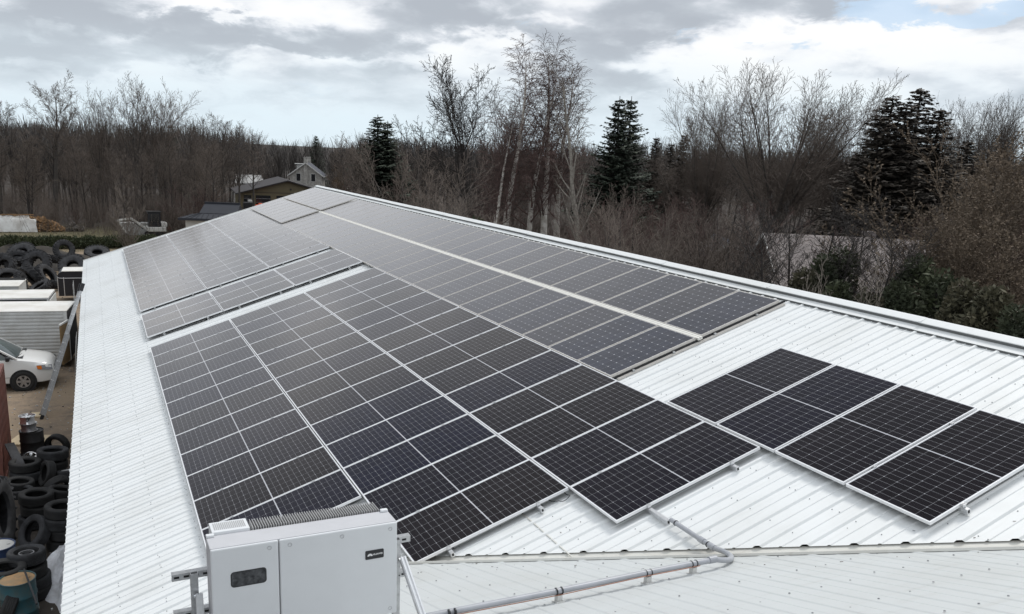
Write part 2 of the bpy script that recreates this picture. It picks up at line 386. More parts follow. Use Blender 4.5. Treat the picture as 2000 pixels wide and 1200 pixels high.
MT['logs'] = mat('split_firewood', (0.33, 0.20, 0.10), 0.9, col2=(0.20, 0.12, 0.06), nscale=2, rnd=0.1)
MT['darkroof'] = mat('dark_metal_roof', (0.022, 0.025, 0.034), 0.7, noise=0.15, nscale=3)
MT['brownroof'] = mat('brown_metal_roof', (0.036, 0.032, 0.034), 0.75, noise=0.12, nscale=2)
MT['shingle'] = mat('brown_shingles', (0.245, 0.215, 0.205), 0.9, col2=(0.18, 0.158, 0.15), nscale=3, bump=0.2, bscale=14)
MT['snowroof'] = mat('white_sheet_roof', (0.70, 0.73, 0.78), 0.6, col2=(0.55, 0.57, 0.60), nscale=1.5)
MT['slate'] = mat('slate_shingles', (0.075, 0.08, 0.10), 0.8, noise=0.2, nscale=4)
MT['olive'] = mat('olive_siding', (0.155, 0.128, 0.073), 0.65, noise=0.08, nscale=2)
MT['brick'] = mat('white_washed_brick', (0.44, 0.43, 0.40), 0.85, col2=(0.27, 0.255, 0.235), nscale=2.2, bump=0.2, bscale=10)
MT['trim'] = mat('white_trim', (0.62, 0.62, 0.60), 0.55, noise=0.05)
MT['siding'] = mat('pale_siding', (0.52, 0.52, 0.49), 0.6, noise=0.08, nscale=2)
MT['window'] = mat('window_glass', (0.018, 0.02, 0.024), 0.15, noise=0.3, nscale=2, spec=0.7)
MT['orange'] = mat('orange_paint', (0.62, 0.085, 0.025), 0.5, noise=0.1)
MT['machine'] = mat('machine_white', (0.62, 0.61, 0.58), 0.45, noise=0.12, nscale=3)
MT['concrete'] = mat('concrete_block', (0.40, 0.40, 0.39), 0.85, noise=0.15, nscale=3)
MT['bark'] = wood_mix('grey_bark', (0.098, 0.086, 0.076), (0.062, 0.054, 0.048))
MT['twig'] = wood_mix('brown_twigs', (0.148, 0.119, 0.099), (0.106, 0.086, 0.073))
MT['twigred'] = wood_mix('reddish_twigs', (0.125, 0.078, 0.068), (0.085, 0.056, 0.05))
MT['twigpale'] = wood_mix('pale_grey_twigs', (0.19, 0.165, 0.14), (0.13, 0.11, 0.095))
MT['barkpale'] = wood_mix('pale_bark', (0.36, 0.33, 0.29), (0.22, 0.20, 0.17))
MT['barkdark'] = wood_mix('dark_bark', (0.042, 0.036, 0.034), (0.028, 0.024, 0.022))
MT['tan'] = wood_mix('tan_twigs', (0.21, 0.135, 0.075), (0.13, 0.088, 0.055))
MT['olivetwig'] = wood_mix('yellow_brown_twigs', (0.150, 0.112, 0.076), (0.095, 0.074, 0.056))
MT['birchbark'] = mat('birch_bark', (0.66, 0.63, 0.58), 0.8, col2=(0.36, 0.32, 0.28), nscale=3.2)
MT['needle'] = wood_mix('spruce_needles', (0.034, 0.048, 0.034), (0.052, 0.066, 0.043), 0.8, 1.5)
MT['needlebrown'] = wood_mix('dull_spruce_needles', (0.074, 0.064, 0.052), (0.100, 0.083, 0.066), 0.8, 1.5)
MT['cedar'] = wood_mix('cedar_leaves', (0.040, 0.048, 0.020), (0.026, 0.034, 0.018), 0.8, 1.5)
MT['hedge'] = wood_mix('hedge_leaves', (0.058, 0.072, 0.026), (0.038, 0.050, 0.022), 0.8, 1.2)
MT['cedarbrown'] = wood_mix('bronzed_cedar_leaves', (0.062, 0.055, 0.030), (0.036, 0.038, 0.022), 0.8, 1.5)

def ground_material():
    m = bpy.data.materials.new('yard_dirt_and_grass'); m.use_nodes = True; k = NT(m.node_tree); b = m.node_tree.nodes['Principled BSDF']
    tc = k.new('ShaderNodeTexCoord'); o = tc.outputs['Object']
    x, y, z = k.sep(o)
    n1 = k.noise(o, 0.35, 7, 0.62, 0.4); n2 = k.noise(o, 2.6, 7, 0.65, 0.3); n3 = k.noise(o, 14, 5, 0.7)
    dirt = k.mix(k.smooth(n2, 0.35, 0.7), (0.26, 0.195, 0.135, 1), (0.165, 0.13, 0.098, 1))
    dirt = k.mix(k.smooth(n1, 0.45, 0.62), dirt, (0.245, 0.185, 0.125, 1))
    dirt = k.mix(k.math('MULTIPLY', k.smooth(n3, 0.55, 0.75), 0.5), dirt, (0.065, 0.058, 0.05, 1))
    grass = k.mix(k.smooth(n2, 0.35, 0.7), (0.125, 0.105, 0.055, 1), (0.085, 0.08, 0.045, 1))
    litter = k.mix(k.smooth(n2, 0.35, 0.7), (0.052, 0.042, 0.035, 1), (0.034, 0.029, 0.026, 1))
    yy = k.math('ADD', y, k.math('MULTIPLY', k.math('SUBTRACT', n1, 0.5), 10.0))
    c = k.mix(k.smooth(yy, 46, 56), dirt, grass); c = k.mix(k.smooth(yy, 66, 76), c, litter)
    xx = k.math('ADD', x, k.math('MULTIPLY', k.math('SUBTRACT', n1, 0.5), 6.0))
    c = k.mix(k.smooth(xx, 13, 20), c, litter)
    wet_shade = k.math('MULTIPLY', k.math('SUBTRACT', 1.0, k.smooth(yy, 0.0, 8.0)), 0.85); c = k.mix(wet_shade, c, (0.03, 0.027, 0.024, 1))  # black soil near the building, with the eave's shade put into its colour
    k.l.new(c, b.inputs['Base Color']); b.inputs['Roughness'].default_value = 0.95
    bp = k.new('ShaderNodeBump'); bp.inputs['Strength'].default_value = 0.6; bp.inputs['Distance'].default_value = 0.08
    k.l.new(n2, bp.inputs['Height']); k.l.new(bp.outputs[0], b.inputs['Normal'])
    return m
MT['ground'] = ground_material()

# ------------------------------------------------------------------ ground
GZ = -3.6
def gz(x, y):
    t = min(1, max(0, (y - 82) / 90.0)); t = t * t * (3 - 2 * t)
    r = min(1, max(0, (math.hypot(x, y) - 420) / 900.0)); r = r * r * (3 - 2 * r)
    return GZ - 4.0 * t + 9.0 * r
def build_ground():
    xs = np.concatenate([-np.geomspace(4200, 90, 16), np.linspace(-70, 150, 45), np.geomspace(170, 4200, 16)])
    ys = np.concatenate([[-900, -300, -120], np.linspace(-60, 240, 61), np.geomspace(260, 5200, 20)])
    mb = MB(); V = []; nx = len(xs)
    for yv in ys:
        for xv in xs: V.append((xv, yv, gz(xv, yv)))
    Fs = [(j * nx + i, j * nx + i + 1, (j + 1) * nx + i + 1, (j + 1) * nx + i) for j in range(len(ys) - 1) for i in range(nx - 1)]
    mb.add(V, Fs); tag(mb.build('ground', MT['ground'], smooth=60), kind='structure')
build_ground()

# ------------------------------------------------------------------ the metal roofed building
TH = math.atan(1 / 3.0); CT, ST = math.cos(TH), math.sin(TH)
NR = -0.112                                    # the roof sheet lies this far below the panels' top face
def rp(u, v, n=0.0): return (v * CT - n * ST, -u, v * ST + n * CT)     # u towards the camera, v up the slope
VE, VR = -1.82, 9.82                            # eave and ridge
UFAR, UNEAR, U0, XW = -22.15, 27.0, 12.01, 0.3  # U0: foot of the valley, XW: left edge of the wing roof
PITCH = 0.305
PROF = [(-0.031, 0), (-0.016, 0.023), (0.016, 0.023), (0.031, 0), (0.140, 0), (0.146, 0.009), (0.159, 0.009), (0.165, 0)]
def rib_profile(a, b, off=0.0):
    out = []; k0 = int(math.floor((a - off) / PITCH)) - 1; k1 = int(math.ceil((b - off) / PITCH)) + 1
    for k in range(k0, k1):
        for (d, h) in PROF:
            t = off + k * PITCH + d
            if a < t < b: out.append((t, h))
    return [(a, 0.0)] + out + [(b, 0.0)]
def screw(mb, p, nrm_mat, r=0.0075, h=0.007):
    P = []
    for j in range(5):
        a = j * 2 * math.pi / 5; P.append((r * math.cos(a), r * math.sin(a), 0.0))
    for j in range(5):
        a = j * 2 * math.pi / 5; P.append((r * .7 * math.cos(a), r * .7 * math.sin(a), h))
    P = np.array(P) @ nrm_mat.T + np.array(p)
    mb.add(P, [(j, (j + 1) % 5, 5 + (j + 1) % 5, 5 + j) for j in range(5)] + [(5, 6, 7, 8, 9)], 1)
MAINROT = np.array([[CT, 0, -ST], [0, 1, 0], [ST, 0, CT]])
WINGROT = np.array([[1, 0, 0], [0, CT, ST], [0, -ST, CT]])
building = empty('building', (4, 0, GZ), label='long low building with white ribbed metal roof carrying solar panels', cat='building')
def child(mb, name, mats, **kw):
    o = mb.build(name, mats, **kw); o.parent = building; o.matrix_parent_inverse = Matrix.Translation((-4, 0, -GZ)); return o
def build_main_roof():
    mb = MB(); rng = random.Random(4)
    prof = rib_profile(UFAR, UNEAR, 0.10)
    for (ua, ha), (ub, hb) in zip(prof[:-1], prof[1:]):
        if ub <= U0 + XW: a = b = VE
        else: a, b = max(XW / CT, (ua - U0) / CT + .03), max(XW / CT, (ub - U0) / CT + .03)
        if a < VR - .05 or b < VR - .05:
            mb.quad(rp(ub, min(b, VR), NR + hb), rp(ub, VR, NR + hb), rp(ua, VR, NR + ha), rp(ua, min(a, VR), NR + ha))
        if ub > U0 + XW:                    # the strip that runs on beside the wing
            vx = XW / CT
            mb.quad(rp(ub, VE, NR + hb), rp(ub, vx, NR + hb), rp(ua, vx, NR + ha), rp(ua, VE, NR + ha))
    # other slope, behind the ridge
    for (ua, ha), (ub, hb) in zip(prof[:-1], prof[1:]):
        xr, zr = VR * CT, VR * ST
        def q(u, t, h): p = rp(u, 0, NR + h); return (xr + t * CT, -u, zr - t * ST + (NR + h))
        mb.quad(q(ub, 0, hb), q(ub, 11.2, hb), q(ua, 11.2, ha), q(ua, 0, ha))
    # screws beside every rib, on purlin lines
    k0 = int((UFAR - .1) / PITCH); k1 = int((UNEAR - .1) / PITCH)
    for k in range(k0, k1 + 1):
        u = 0.10 + k * PITCH
        for j in range(22):
            v = VE + 0.16 + j * 0.53
            if v > VR - 0.5: break
            if u < -1 and 0.05 < v < 9.3: continue
            if -1 < u < 11.9 and 0.05 < v < 9.3: continue
            if u > U0 and v < (u - U0) / CT + 0.12 and v > XW / CT: continue
            screw(mb, rp(u + 0.062 + rng.uniform(-.006, .006), v + rng.uniform(-.012, .012), NR + 0.001), MAINROT, 0.0072)
            if j == 0 or rng.random() < .35: screw(mb, rp(u + 0.152, v + 0.01, NR + 0.010), MAINROT)
    o = child(mb, 'roof', [MT['roof'], MT['screw']])
    # end lap of the sheets
    lap = MB(); vl = 3.45
    lap.box(rp(14.2, 3.42, NR + 0.006), (0.012, 4.0, 0.012), MAINROT)
    child(lap, 'sheet_lap', MT['flash'])
    # eave trim
    e = MB(); e.box(rp((UFAR + UNEAR) / 2, VE + .02, NR - .075), (0.03, UNEAR - UFAR, 0.13), None)
    child(e, 'eave_trim', MT['trim'])
    e = MB()
    for sgn in (1,):
        e.bar(rp(UFAR - .02, VE, NR - .02), rp(UFAR - .02, VR, NR - .02), 0.05, 0.14, up=(-ST, 0, CT))
    child(e, 'gable_trim', MT['trim'])
def build_ridge():
    mb = MB()
    # half profile (v, n) from the flange up to the vent cap, mirrored on the far side
    P = [(VR - .265, NR + .031), (VR - .265, NR + .036), (VR - .130, NR + .044), (VR - .130, NR + .086), (VR - .140, NR + .086), (VR - .140, NR + .098), (VR - .02, NR + .112), (VR + 0.0, NR + .113)]
    pts = [rp(0, v, n) for v, n in P]
    full = [(p[0], p[2]) for p in pts]; xr = VR * CT
    full = full + [(2 * xr - x, z) for x, z in full[::-1]]
    u = UFAR - .05; segs = []
    while u < UNEAR:
        segs.append((u, min(u + 3.05, UNEAR))); u += 3.05
    for i, (a, b) in enumerate(segs):
        lift = 0.004 * (i % 2)
        A = [(x, -a + .015, z + lift) for x, z in full]; B = [(x, -b, z + lift) for x, z in full]
        n = len(full)
        mb.add(A + B, [(j, j + 1, n + j + 1, n + j) for j in range(n - 1)])
        if a > UFAR:
            mb.box(rp(a, VR - .07, NR + .106), (0.15, 0.03, 0.016), MAINROT)
    o = child(mb, 'ridge_cap', MT['roof'], smooth=35)
    d = MB()                                 # foam closure strip and louvre, the vent's shade put into their grey
    d.box(rp((UFAR + UNEAR) / 2, VR - .255, NR + .014), (0.02, UNEAR - UFAR, 0.026), MAINROT)
    d.box(rp((UFAR + UNEAR) / 2, VR - .135, NR + .065), (0.007, UNEAR - UFAR, 0.038), MAINROT)
    child(d, 'vent_closure', MT['closure'])
Z0 = rp(0, 0, NR)[2] - rp(0, 0, NR)[0] / 3.0      # main roof plane: z = x/3 + Z0
def wz(y, h=0.0): return (-y - U0) / 3.0 + Z0 + h   # wing roof plane
YRW = -24.4                                        # wing ridge, behind the photographer
def build_wing():
    mb = MB(); rng = random.Random(9)
    xmax = 9.2
    prof = rib_profile(XW, xmax, 0.17)
    for (xa, ha), (xb, hb) in zip(prof[:-1], prof[1:]):
        ya, yb = -(U0 + xa) - .31, -(U0 + xb) - .31
        h1, h2 = ha * .32, hb * .32
        mb.quad((xa, YRW, wz(YRW, h1)), (xb, YRW, wz(YRW, h2)), (xb, yb, wz(yb, h2)), (xa, ya, wz(ya, h1)))
        mb.quad((xa, YRW, wz(YRW, h1)), (xb, YRW, wz(YRW, h2)), (xb, YRW - 6, wz(YRW, h2) - 2), (xa, YRW - 6, wz(YRW, h1) - 2))
    k = 0
    for i in range(int((xmax - XW) / PITCH)):
        x = 0.17 + (i + 1) * PITCH
        for j in range(24):
            y = -12.75 - j * 0.53
            if y < YRW + .1 or y > -(U0 + x) - .43: continue
            screw(mb, (x + 0.06 + rng.uniform(-.006, .006), y + rng.uniform(-.03, .03), wz(y, 0.001)), WINGROT, 0.0095)
    child(mb, 'wing_roof', [MT['wing'], MT['screw']])
    # valley flashing: a folded strip along the valley line, its lip standing on the wing roof
    f = MB(); A = np.array((XW, -(U0 + XW), XW / 3.0 + Z0)); B = np.array((xmax, -(U0 + xmax), xmax / 3.0 + Z0))
    dx = np.array((1.0, 0, 1 / 3.0)); dy = np.array((0, -1.0, 1 / 3.0)); up = np.array((0, 0, 1.0))
    segs = [(0.0, .70), (.70, 1.0)]
    for (s, e) in segs:
        a, b = A + (B - A) * s, A + (B - A) * e
        mb_pts = [(dx * .10 - up * .016), (-up * .016), (dy * .33 + up * .010), (dy * .332 + up * .028), (dy * .37 + up * .031), (dy * .388 + up * .006)]
        n = len(mb_pts)
        f.add([a + q for q in mb_pts] + [b + q for q in mb_pts], [(j, j + 1, n + j + 1, n + j) for j in range(n - 1)])
    child(f, 'valley_flashing', MT['flash'])
    # cut ends of the ribs leave dark mouths over the valley
    w = MB()
    w.quad((XW, -(U0 + XW), Z0 + XW / 3 - .05), (XW, YRW, Z0 + XW / 3 - .05), (XW, YRW, wz(YRW, -.01)), (XW, -(U0 + XW) - .02, wz(-(U0 + XW) - .02, -.01)))
    child(w, 'wing_gable_wall', MT['wall'])
def build_walls():
    w = MB(); xl = -1.45; xr = 2 * VR * CT - xl; yf, yn = 21.9, -26.8
    zt = xl / 3 + Z0 - .06; zr = VR * ST + NR - .08; xm = VR * CT
    w.quad((xl, yn, GZ - .1), (xl, yf, GZ - .1), (xl, yf, zt), (xl, yn, zt))
    w.quad((xr, yn, GZ - .1), (xr, yf, GZ - .1), (xr, yf, zt), (xr, yn, zt))
    w.add([(xl, yf, GZ - .1), (xr, yf, GZ - .1), (xr, yf, zt), (xm, yf, zr), (xl, yf, zt)], [(0, 1, 2, 3, 4)])
    w.add([(xl, yn, GZ - .1), (xr, yn, GZ - .1), (xr, yn, zt), (xm, yn, zr), (xl, yn, zt)], [(0, 1, 2, 3, 4)])
    child(w, 'wall', MT['wall'])
build_main_roof(); build_ridge(); build_wing(); build_walls()
def debris():
    r = random.Random(41); mb = MB()
    for i in range(70):
        if i < 46:
            x = r.uniform(.5, 7.5); y = -(U0 + x) - .42 - abs(r.gauss(0, .5 if i < 70 else 2.2)); z = wz(y, .005); rot = WINGROT
        else:
            u = r.uniform(12.3, 18.0); v = (u - U0) / CT + .1 + abs(r.gauss(0, .5)); x, y, z = rp(u, v, NR + .005); rot = MAINROT
        q = np.array(Matrix.Rotation(r.uniform(0, 6.3), 3, 'Z')); L = r.uniform(.006, .03); w = r.uniform(.002, .006)
        mb.box((x, y, z), (L, w, .004), rot @ q, r.choice((0, 0, 1)))
    tag(mb.build('leaf_litter', [MT['litter'], MT['screw']]), 'small dark twigs and leaf bits lying on the roof along the valley', 'leaf litter', kind='stuff')
debris()

# ------------------------------------------------------------------ solar panels
ORD = ['', 'first', 'second', 'third', 'fourth', 'fifth', 'sixth', 'seventh', 'eighth', 'ninth', 'tenth', 'eleventh', 'twelfth', 'thirteenth', 'fourteenth', 'fifteenth', 'sixteenth',
       'seventeenth', 'eighteenth', 'nineteenth', 'twentieth', 'twenty-first', 'twenty-second', 'twenty-third', 'twenty-fourth', 'twenty-fifth', 'twenty-sixth']
def panel_proto(kind):
    L, Wd, fw, fh, fm = (2.0, 1.006, 0.0105, 0.035, MT['frame']) if kind == 'half' else (1.6, 0.975, 0.015, 0.042, MT['bronze'])
    root = empty('solar_panel')
    f = MB()
    f.box2((0, 0, -fh), (L, fw, 0)); f.box2((0, Wd - fw, -fh), (L, Wd, 0))
    f.box2((0, fw, -fh), (fw, Wd - fw, 0)); f.box2((L - fw, fw, -fh), (L, Wd - fw, 0))
    f.build('panel_frame', fm, root)
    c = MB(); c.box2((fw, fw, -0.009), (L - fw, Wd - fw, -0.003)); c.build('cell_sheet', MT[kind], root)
    return root
PH, PF = panel_proto('half'), panel_proto('full')
used = set()
def panel(kind, u_near, v, label, group, n=0.0, jit=None):
    """u_near: the edge nearer to the camera"""
    P = PH if kind == 'half' else PF
    if kind not in used: used.add(kind); o = P
    else: o = copy_tree(P)
    o.location = rp(u_near, v, n); o.rotation_euler = (0, -TH, 0)
    if jit: o.rotation_euler = (jit[0], -TH + jit[1], jit[2])
    tag(o, label, 'solar panel', group)
rj = random.Random(21)
def jt(): return (rj.gauss(0, .0012), rj.gauss(0, .0012), 0)
CN = {0: 'eave side column', 1: 'middle column', 2: 'upper column'}
for c, rows in enumerate((12, 14, 15)):
    for r in range(rows):
        k = rows - r
        panel('half', (r + 1) * 1.02 - .02, c * 2.02, f'dark half-cut panel, {ORD[k]} from the near end, {CN[c]} of near array', 'panels of the near array', jit=jt())
for r in range(4):
    panel('half', 13.42 + r * 1.035 + 1.0, 6.08, f'black half-cut panel, {ORD[4 - r]} from the near end in the short row of four', 'panels of the short row of four', jit=jt())
for c in range(3):
    for r in range(16):
        panel('half', -5.08 - (15 - r) * 1.0, c * 2.02, f'pale half-cut panel, {ORD[16 - r]} from the near end, {CN[c]} of far array', 'panels of the far array', jit=jt())
    for r in range(3):
        panel('half', -1.20 - (2 - r) * 1.02, c * 2.02, f'grey half-cut panel, {ORD[3 - r]} from the near end, {CN[c]} of narrow strip', 'panels of the narrow middle strip', n=0.02, jit=jt())
for c, nm in enumerate(('lower', 'ridge side')):
    for r in range(25):
        panel('full', 12.0 - r * 1.0, 6.06 + c * 1.70, f'older bronze framed panel with dotted cells, {ORD[r + 1]} from the near end, {nm} column', 'older bronze framed panels')
    for r in range(8):
        panel('full', -13.1 - r * 1.0, 6.06 + c * 1.70, f'pale older panel at the far gable, {ORD[r + 1]} from the near end, {nm} column', 'older panels at the far gable', n=0.055)

def rail(u_far, u_near, v, label, group, gaps, n=0.0, feet=(), name='mounting_rail', width=0.04):
    root = empty(name, rp(u_near, v, n), (0, -TH, 0), label, 'mounting rail', group)
    L = u_near - u_far
    b = MB(); b.box2((-width / 2, 0, -.092), (width / 2, L, -.0365)); b.box2((-width / 2 - .004, 0.0, -.080), (-width / 2, L, -.074)); b.box2((-width / 2 - .004, 0.0, -.050), (-width / 2, L, -.044))
    b.build('beam', MT['alu'], root)
    m = MB(); m.box2((-.012, -.0015, -.078), (.012, .0, -.046)); m.build('open_end', MT['dark'], root)
    for g in gaps:
        c = MB(); c.box((0, 0, -.012), (0.045, 0.017, .036)); c.box((0, 0, .0035), (0.045, 0.036, .005)); c.box((0, 0, .008), (0.012, 0.012, .006))
        c.build('clamp', MT['alu'], root, loc=(0, u_near - g, 0))
    for g in feet:
        c = MB(); c.box2((.022, -.02, NR + .002), (.028, .02, -.05)); c.box2((.022, -.025, NR + .002), (.075, .025, NR + .010)); c.lathe([(0, .018), (.009, .018), (.009, 0)], 6, mat=Matrix.Translation((.052, 0, NR + .01)))
        c.build('foot', MT['galv'], root, loc=(0, u_near - g, 0))
for c, rows in enumerate((12, 14, 15)):
    ue = rows * 1.02 - .02
    for q, side in ((0.42, 'lower'), (1.58, 'upper')):
        if c == 2 and q < 1: near = ue + .36
        else: near = ue + .10
        if c == 2 and q < 1:
            lab = 'aluminium rail end jutting far out from under the near array beside the grey conduit'
        else: lab = f'aluminium {side} mounting rail under the {CN[c]} of the near array'
        rail(-0.05, near, c * 2.02 + q, lab, 'rails of the near array', [k * 1.02 - .01 for k in range(1, rows)] + [ue + .012], feet=[ue - .08 - k * 1.83 for k in range(0, 7)])
for q, side in ((0.42, 'lower'), (1.58, 'upper')):
    rail(13.36, 17.60, 6.08 + q, f'aluminium {side} rail under the short row of four black panels', 'rails of the short row of four', [13.42 + k * 1.035 - .0175 for k in (1, 2, 3)] + [17.55], feet=[17.4, 15.6, 13.8])
for c in range(3):
    for q, side in ((0.42, 'lower'), (1.58, 'upper')):
        rail(-21.2, -5.02, c * 2.02 + q, f'aluminium {side} rail under the {CN[c]} of the far array', 'rails of the far array', [-5.07] + [-5.08 - k - .0 for k in range(1, 6)], feet=[-5.2, -7])
        rail(-4.3, -1.14, c * 2.02 + q, f'aluminium {side} rail under the {CN[c]} of the narrow strip', 'rails of the narrow strip', [-1.19] + [-1.20 - k * 1.02 + -.01 for k in (1, 2)], n=0.02, feet=[-1.3, -3])
def cable(lab, pts):
    o = empty('cable', rp(*pts[0]), label=lab, cat='cable'); base = np.array(rp(*pts[0])); P = [np.array(rp(*p)) - base for p in pts]
    fine = []
    for a, b in zip(P[:-1], P[1:]):
        for t in np.linspace(0, 1, 7)[:-1]: q = a * (1 - t) + b * t; fine.append(q + np.array((0, 0, -.035 * math.sin(math.pi * t))))
    fine.append(P[-1]); c = MB(); c.tube(fine, .0045, 6); c.build('wire', MT['black'], o, smooth=60)
cable('thin black cable looping out under the near corner of the middle column', [(14.1, 3.75, -.05), (14.34, 3.83, -.055), (14.36, 3.98, -.045), (14.1, 4.0, -.045)])
cable('thin black cable sagging under the near edge of the narrow strip', [(-1.35, .5, -.04), (-1.12, .62, -.05), (-1.1, 1.15, -.05), (-1.13, 1.5, -.045), (-1.35, 1.6, -.04)])
# strip between the two columns of old panels, and the beam carrying their near end
st = empty('cover_strip', rp(12.05, 7.71, 0), (0, -TH, 0), 'long cream strip between the two columns of bronze framed panels', 'cover strip')
s_ = MB(); s_.box2((-.040, 0, -.045), (-.004, 33.0, -.004)); s_.box2((.004, 0, -.045), (.040, 33.0, -.002)); s_.build('flange', MT['cream'], st)
s_ = MB(); s_.box2((-.0038, .002, -.06), (.0038, 33.0, -.012)); s_.build('groove', MT['bronze'], st)
bm = empty('support_beam', rp(12.03, 6.1, 0), (0, -TH, 0), 'dark slotted beam carrying the near end of the bronze framed panels', 'beam')
b_ = MB(); b_.box2((0.05, -.02, -.108), (3.32, .015, -.074)); b_.build('flange', MT['bronze'], bm)
b_ = MB(); b_.box2((0.0, .02, -.072), (3.36, .05, -.043)); b_.build('web', MT['black'], bm)
for t in (.35, 1.1, 1.9, 2.75):
    b_ = MB(); b_.box((t, -.005, -.062), (.035, .03, .03)); b_.build('bracket', MT['galv'], bm)

# ------------------------------------------------------------------ inverter and its stand
IX, IY, IZ, IW, IH, ID = -0.544, -17.845, 2.864, 1.075, 0.60, 0.195
inv = empty('inverter', (IX, IY, IZ - IH), (R_(-1.5), 0, R_(0.6)), 'light grey solar inverter cabinet with two front doors on a strut stand', 'inverter')
b_ = MB(); b_.box2((0, 0.018, 0), (IW, ID, IH)); b_.build('case', MT['casetop'], inv, bevel=0.006)
b_ = MB(); b_.box2((0, -0.0, 0.0), (IW * .345 - .003, 0.016, IH - .002)); ld = b_.build('door', MT['case'], inv, bevel=0.008); ld['label'] = 'narrow left door with a display window'
b_ = MB(); b_.box2((IW * .345 + .003, -0.0, 0.0), (IW, 0.016, IH - .002)); rd = b_.build('door', MT['case'], inv, bevel=0.008); rd['label'] = 'wide right door with a black badge'
b_ = MB()
for x in (0.0, IW - .05): b_.box2((x, ID - .03, IH), (x + .045, ID, IH + .016))
b_.build('lifting_lug', MT['case'], inv, bevel=0.004)
def rrect(w, h, r, n=6):
    pts = []
    for cx, cz, a0 in ((w / 2 - r, h / 2 - r, 0), (-w / 2 + r, h / 2 - r, 90), (-w / 2 + r, -h / 2 + r, 180), (w / 2 - r, -h / 2 + r, 270)):
        for i in range(n + 1):
            a = R_(a0 + 90 * i / n); pts.append((cx + r * math.cos(a), cz + r * math.sin(a)))
    return pts
def plate(mbw, cx, cz, w, h, r, y0, y1, mi=0): mbw.prism([(cx + x, y0, cz + z) for x, z in rrect(w, h, r)], (0, y0, 0), (0, y1, 0), mi)
b_ = MB(); plate(b_, 0.200, IH - .198, .196, .094, .020, -.001, .002); bz = b_.build('window_bezel', MT['darksteel'], ld)
b_ = MB(); plate(b_, 0.200, IH - .198, .184, .082, .016, -.0022, .0); b_.build('display_window', MT['glass'], ld)
b_ = MB(); plate(b_, 0.932, IH - .186, .114, .056, .007, -.003, .0005); bd = b_.build('badge', MT['black'], rd)
text_mesh('lettering', 'HUAWEI', 0.0155, MT['white'], rd, (0.951, -.0035, IH - .186), (R_(90), 0, 0), 0.0004, True)
b_ = MB()
for i in range(8):                           # the flower emblem: eight petals fanned over a half circle
    a = R_(12 + i * 156 / 7.0); c0 = (0.9035, IH - .1935)
    for sgn in (1,):
        L0, L1, wd = .003, .0165, .0030
        pts = [(L0, 0), ((L0 + L1) * .55, wd), (L1 * .93, wd * .9), (L1, 0), (L1 * .93, -wd * .9), ((L0 + L1) * .55, -wd)]
        P = [(c0[0] + l * math.cos(a) - w * math.sin(a), -.0036, c0[1] + l * math.sin(a) * 1.0 + w * math.cos(a)) for l, w in pts]
        b_.prism(P, (0, 0, 0), (0, .0006, 0))
b_.build('emblem', MT['white'], rd)
def bolt(parent, x, z):
    b = MB(); b.lathe([(0, -.006), (.006, -.006), (.0095, -.002), (.0095, .002)], 14, mat=Matrix.Translation((x, 0, z)) @ Matrix.Rotation(R_(-90), 4, 'X') @ Matrix.Diagonal((1, 1, -1, 1)))
    b.lathe([(.0125, .0005), (.009, -.001), (0, -.001)], 14, mat=Matrix.Translation((x, 0, z)) @ Matrix.Rotation(R_(-90), 4, 'X') @ Matrix.Diagonal((1, 1, -1, 1)))
    b.build('door_bolt', MT['steel'], parent, smooth=40)
bolt(ld, .318, IH - .040); bolt(ld, .318, .04); bolt(ld, .04, .04)
for x in (.432, .735, 1.030): bolt(rd, x, IH - .040)
bolt(rd, 1.03, .04)
b_ = MB()                                    # vent hood at the back left with slots
b_.box2((.035, ID, IH - .25), (.245, ID + .15, IH + .018)); hood = b_.build('vent_hood', MT['case'], inv, bevel=0.004)
b_ = MB()
for i in range(17): b_.box((.056 + i * .0105, ID + .078, IH + .0185), (.0055, .10, .003))
b_.build('vent_slots', MT['fin'], hood)
b_ = MB()
for i in range(52):
    x = .262 + i * .0148; b_.box2((x, ID, .05), (x + .0040, ID + .135, IH + .012))
b_.box2((.25, ID, .05), (1.04, ID + .012, IH - .015)); b_.build('heat_sink', MT['fin'], inv)
b_ = MB(); b_.box2((.26, ID + .02, .04), (1.03, ID + .1, .06)); b_.build('fin_base', MT['black'], inv)

stand = empty('inverter_stand', (0, -17.62, 0.6), label='galvanised strut channel stand with sloping aluminium legs behind the inverter', cat='stand')
def sp(p): return (p[0], p[1] + 17.62, p[2] - 0.6)
def strut(a, b, name, m, w=.041, h=.041, up=(0, -1, 0), slots=True, parent=stand):
    a = np.array(sp(a)); b = np.array(sp(b)); d = b - a; L = np.linalg.norm(d); d /= L
    r = np.cross(d, up); r /= np.linalg.norm(r); u = np.cross(r, d)
    s = MB()
    def bx(r0, r1, u0, u1): s.box(a + d * L / 2 + r * (r0 + r1) / 2 + u * (u0 + u1) / 2, (r1 - r0, L, u1 - u0), np.c_[r, d, u])
    t = .003
    bx(-w / 2, w / 2, h / 2 - t, h / 2); bx(-w / 2, -w / 2 + t, -h / 2, h / 2 - t); bx(w / 2 - t, w / 2, -h / 2, h / 2 - t)
    o = s.build(name, m, parent)
    if slots:
        s = MB(); n = int(L / .052)
        for i in range(n):
            s.box(a + d * (.026 + i * .052) + u * (h / 2 + .0006), (.013, .028, .0012), np.c_[r, d, u])
        s.build('slot', MT['dark'], o)
    return o
strut((-.735, -17.60, 2.625), (.685, -17.60, 2.640), 'cross_rail', MT['galv'])
strut((-.735, -17.60, 2.385), (.685, -17.60, 2.40), 'cross_rail', MT['galv'])
for x, zt in ((-.618, 2.655), (.585, 2.665)):
    strut((x, -17.645, zt), (x, -17.645, 2.10), 'post', MT['galv'], up=(0, -1, 0), slots=False)
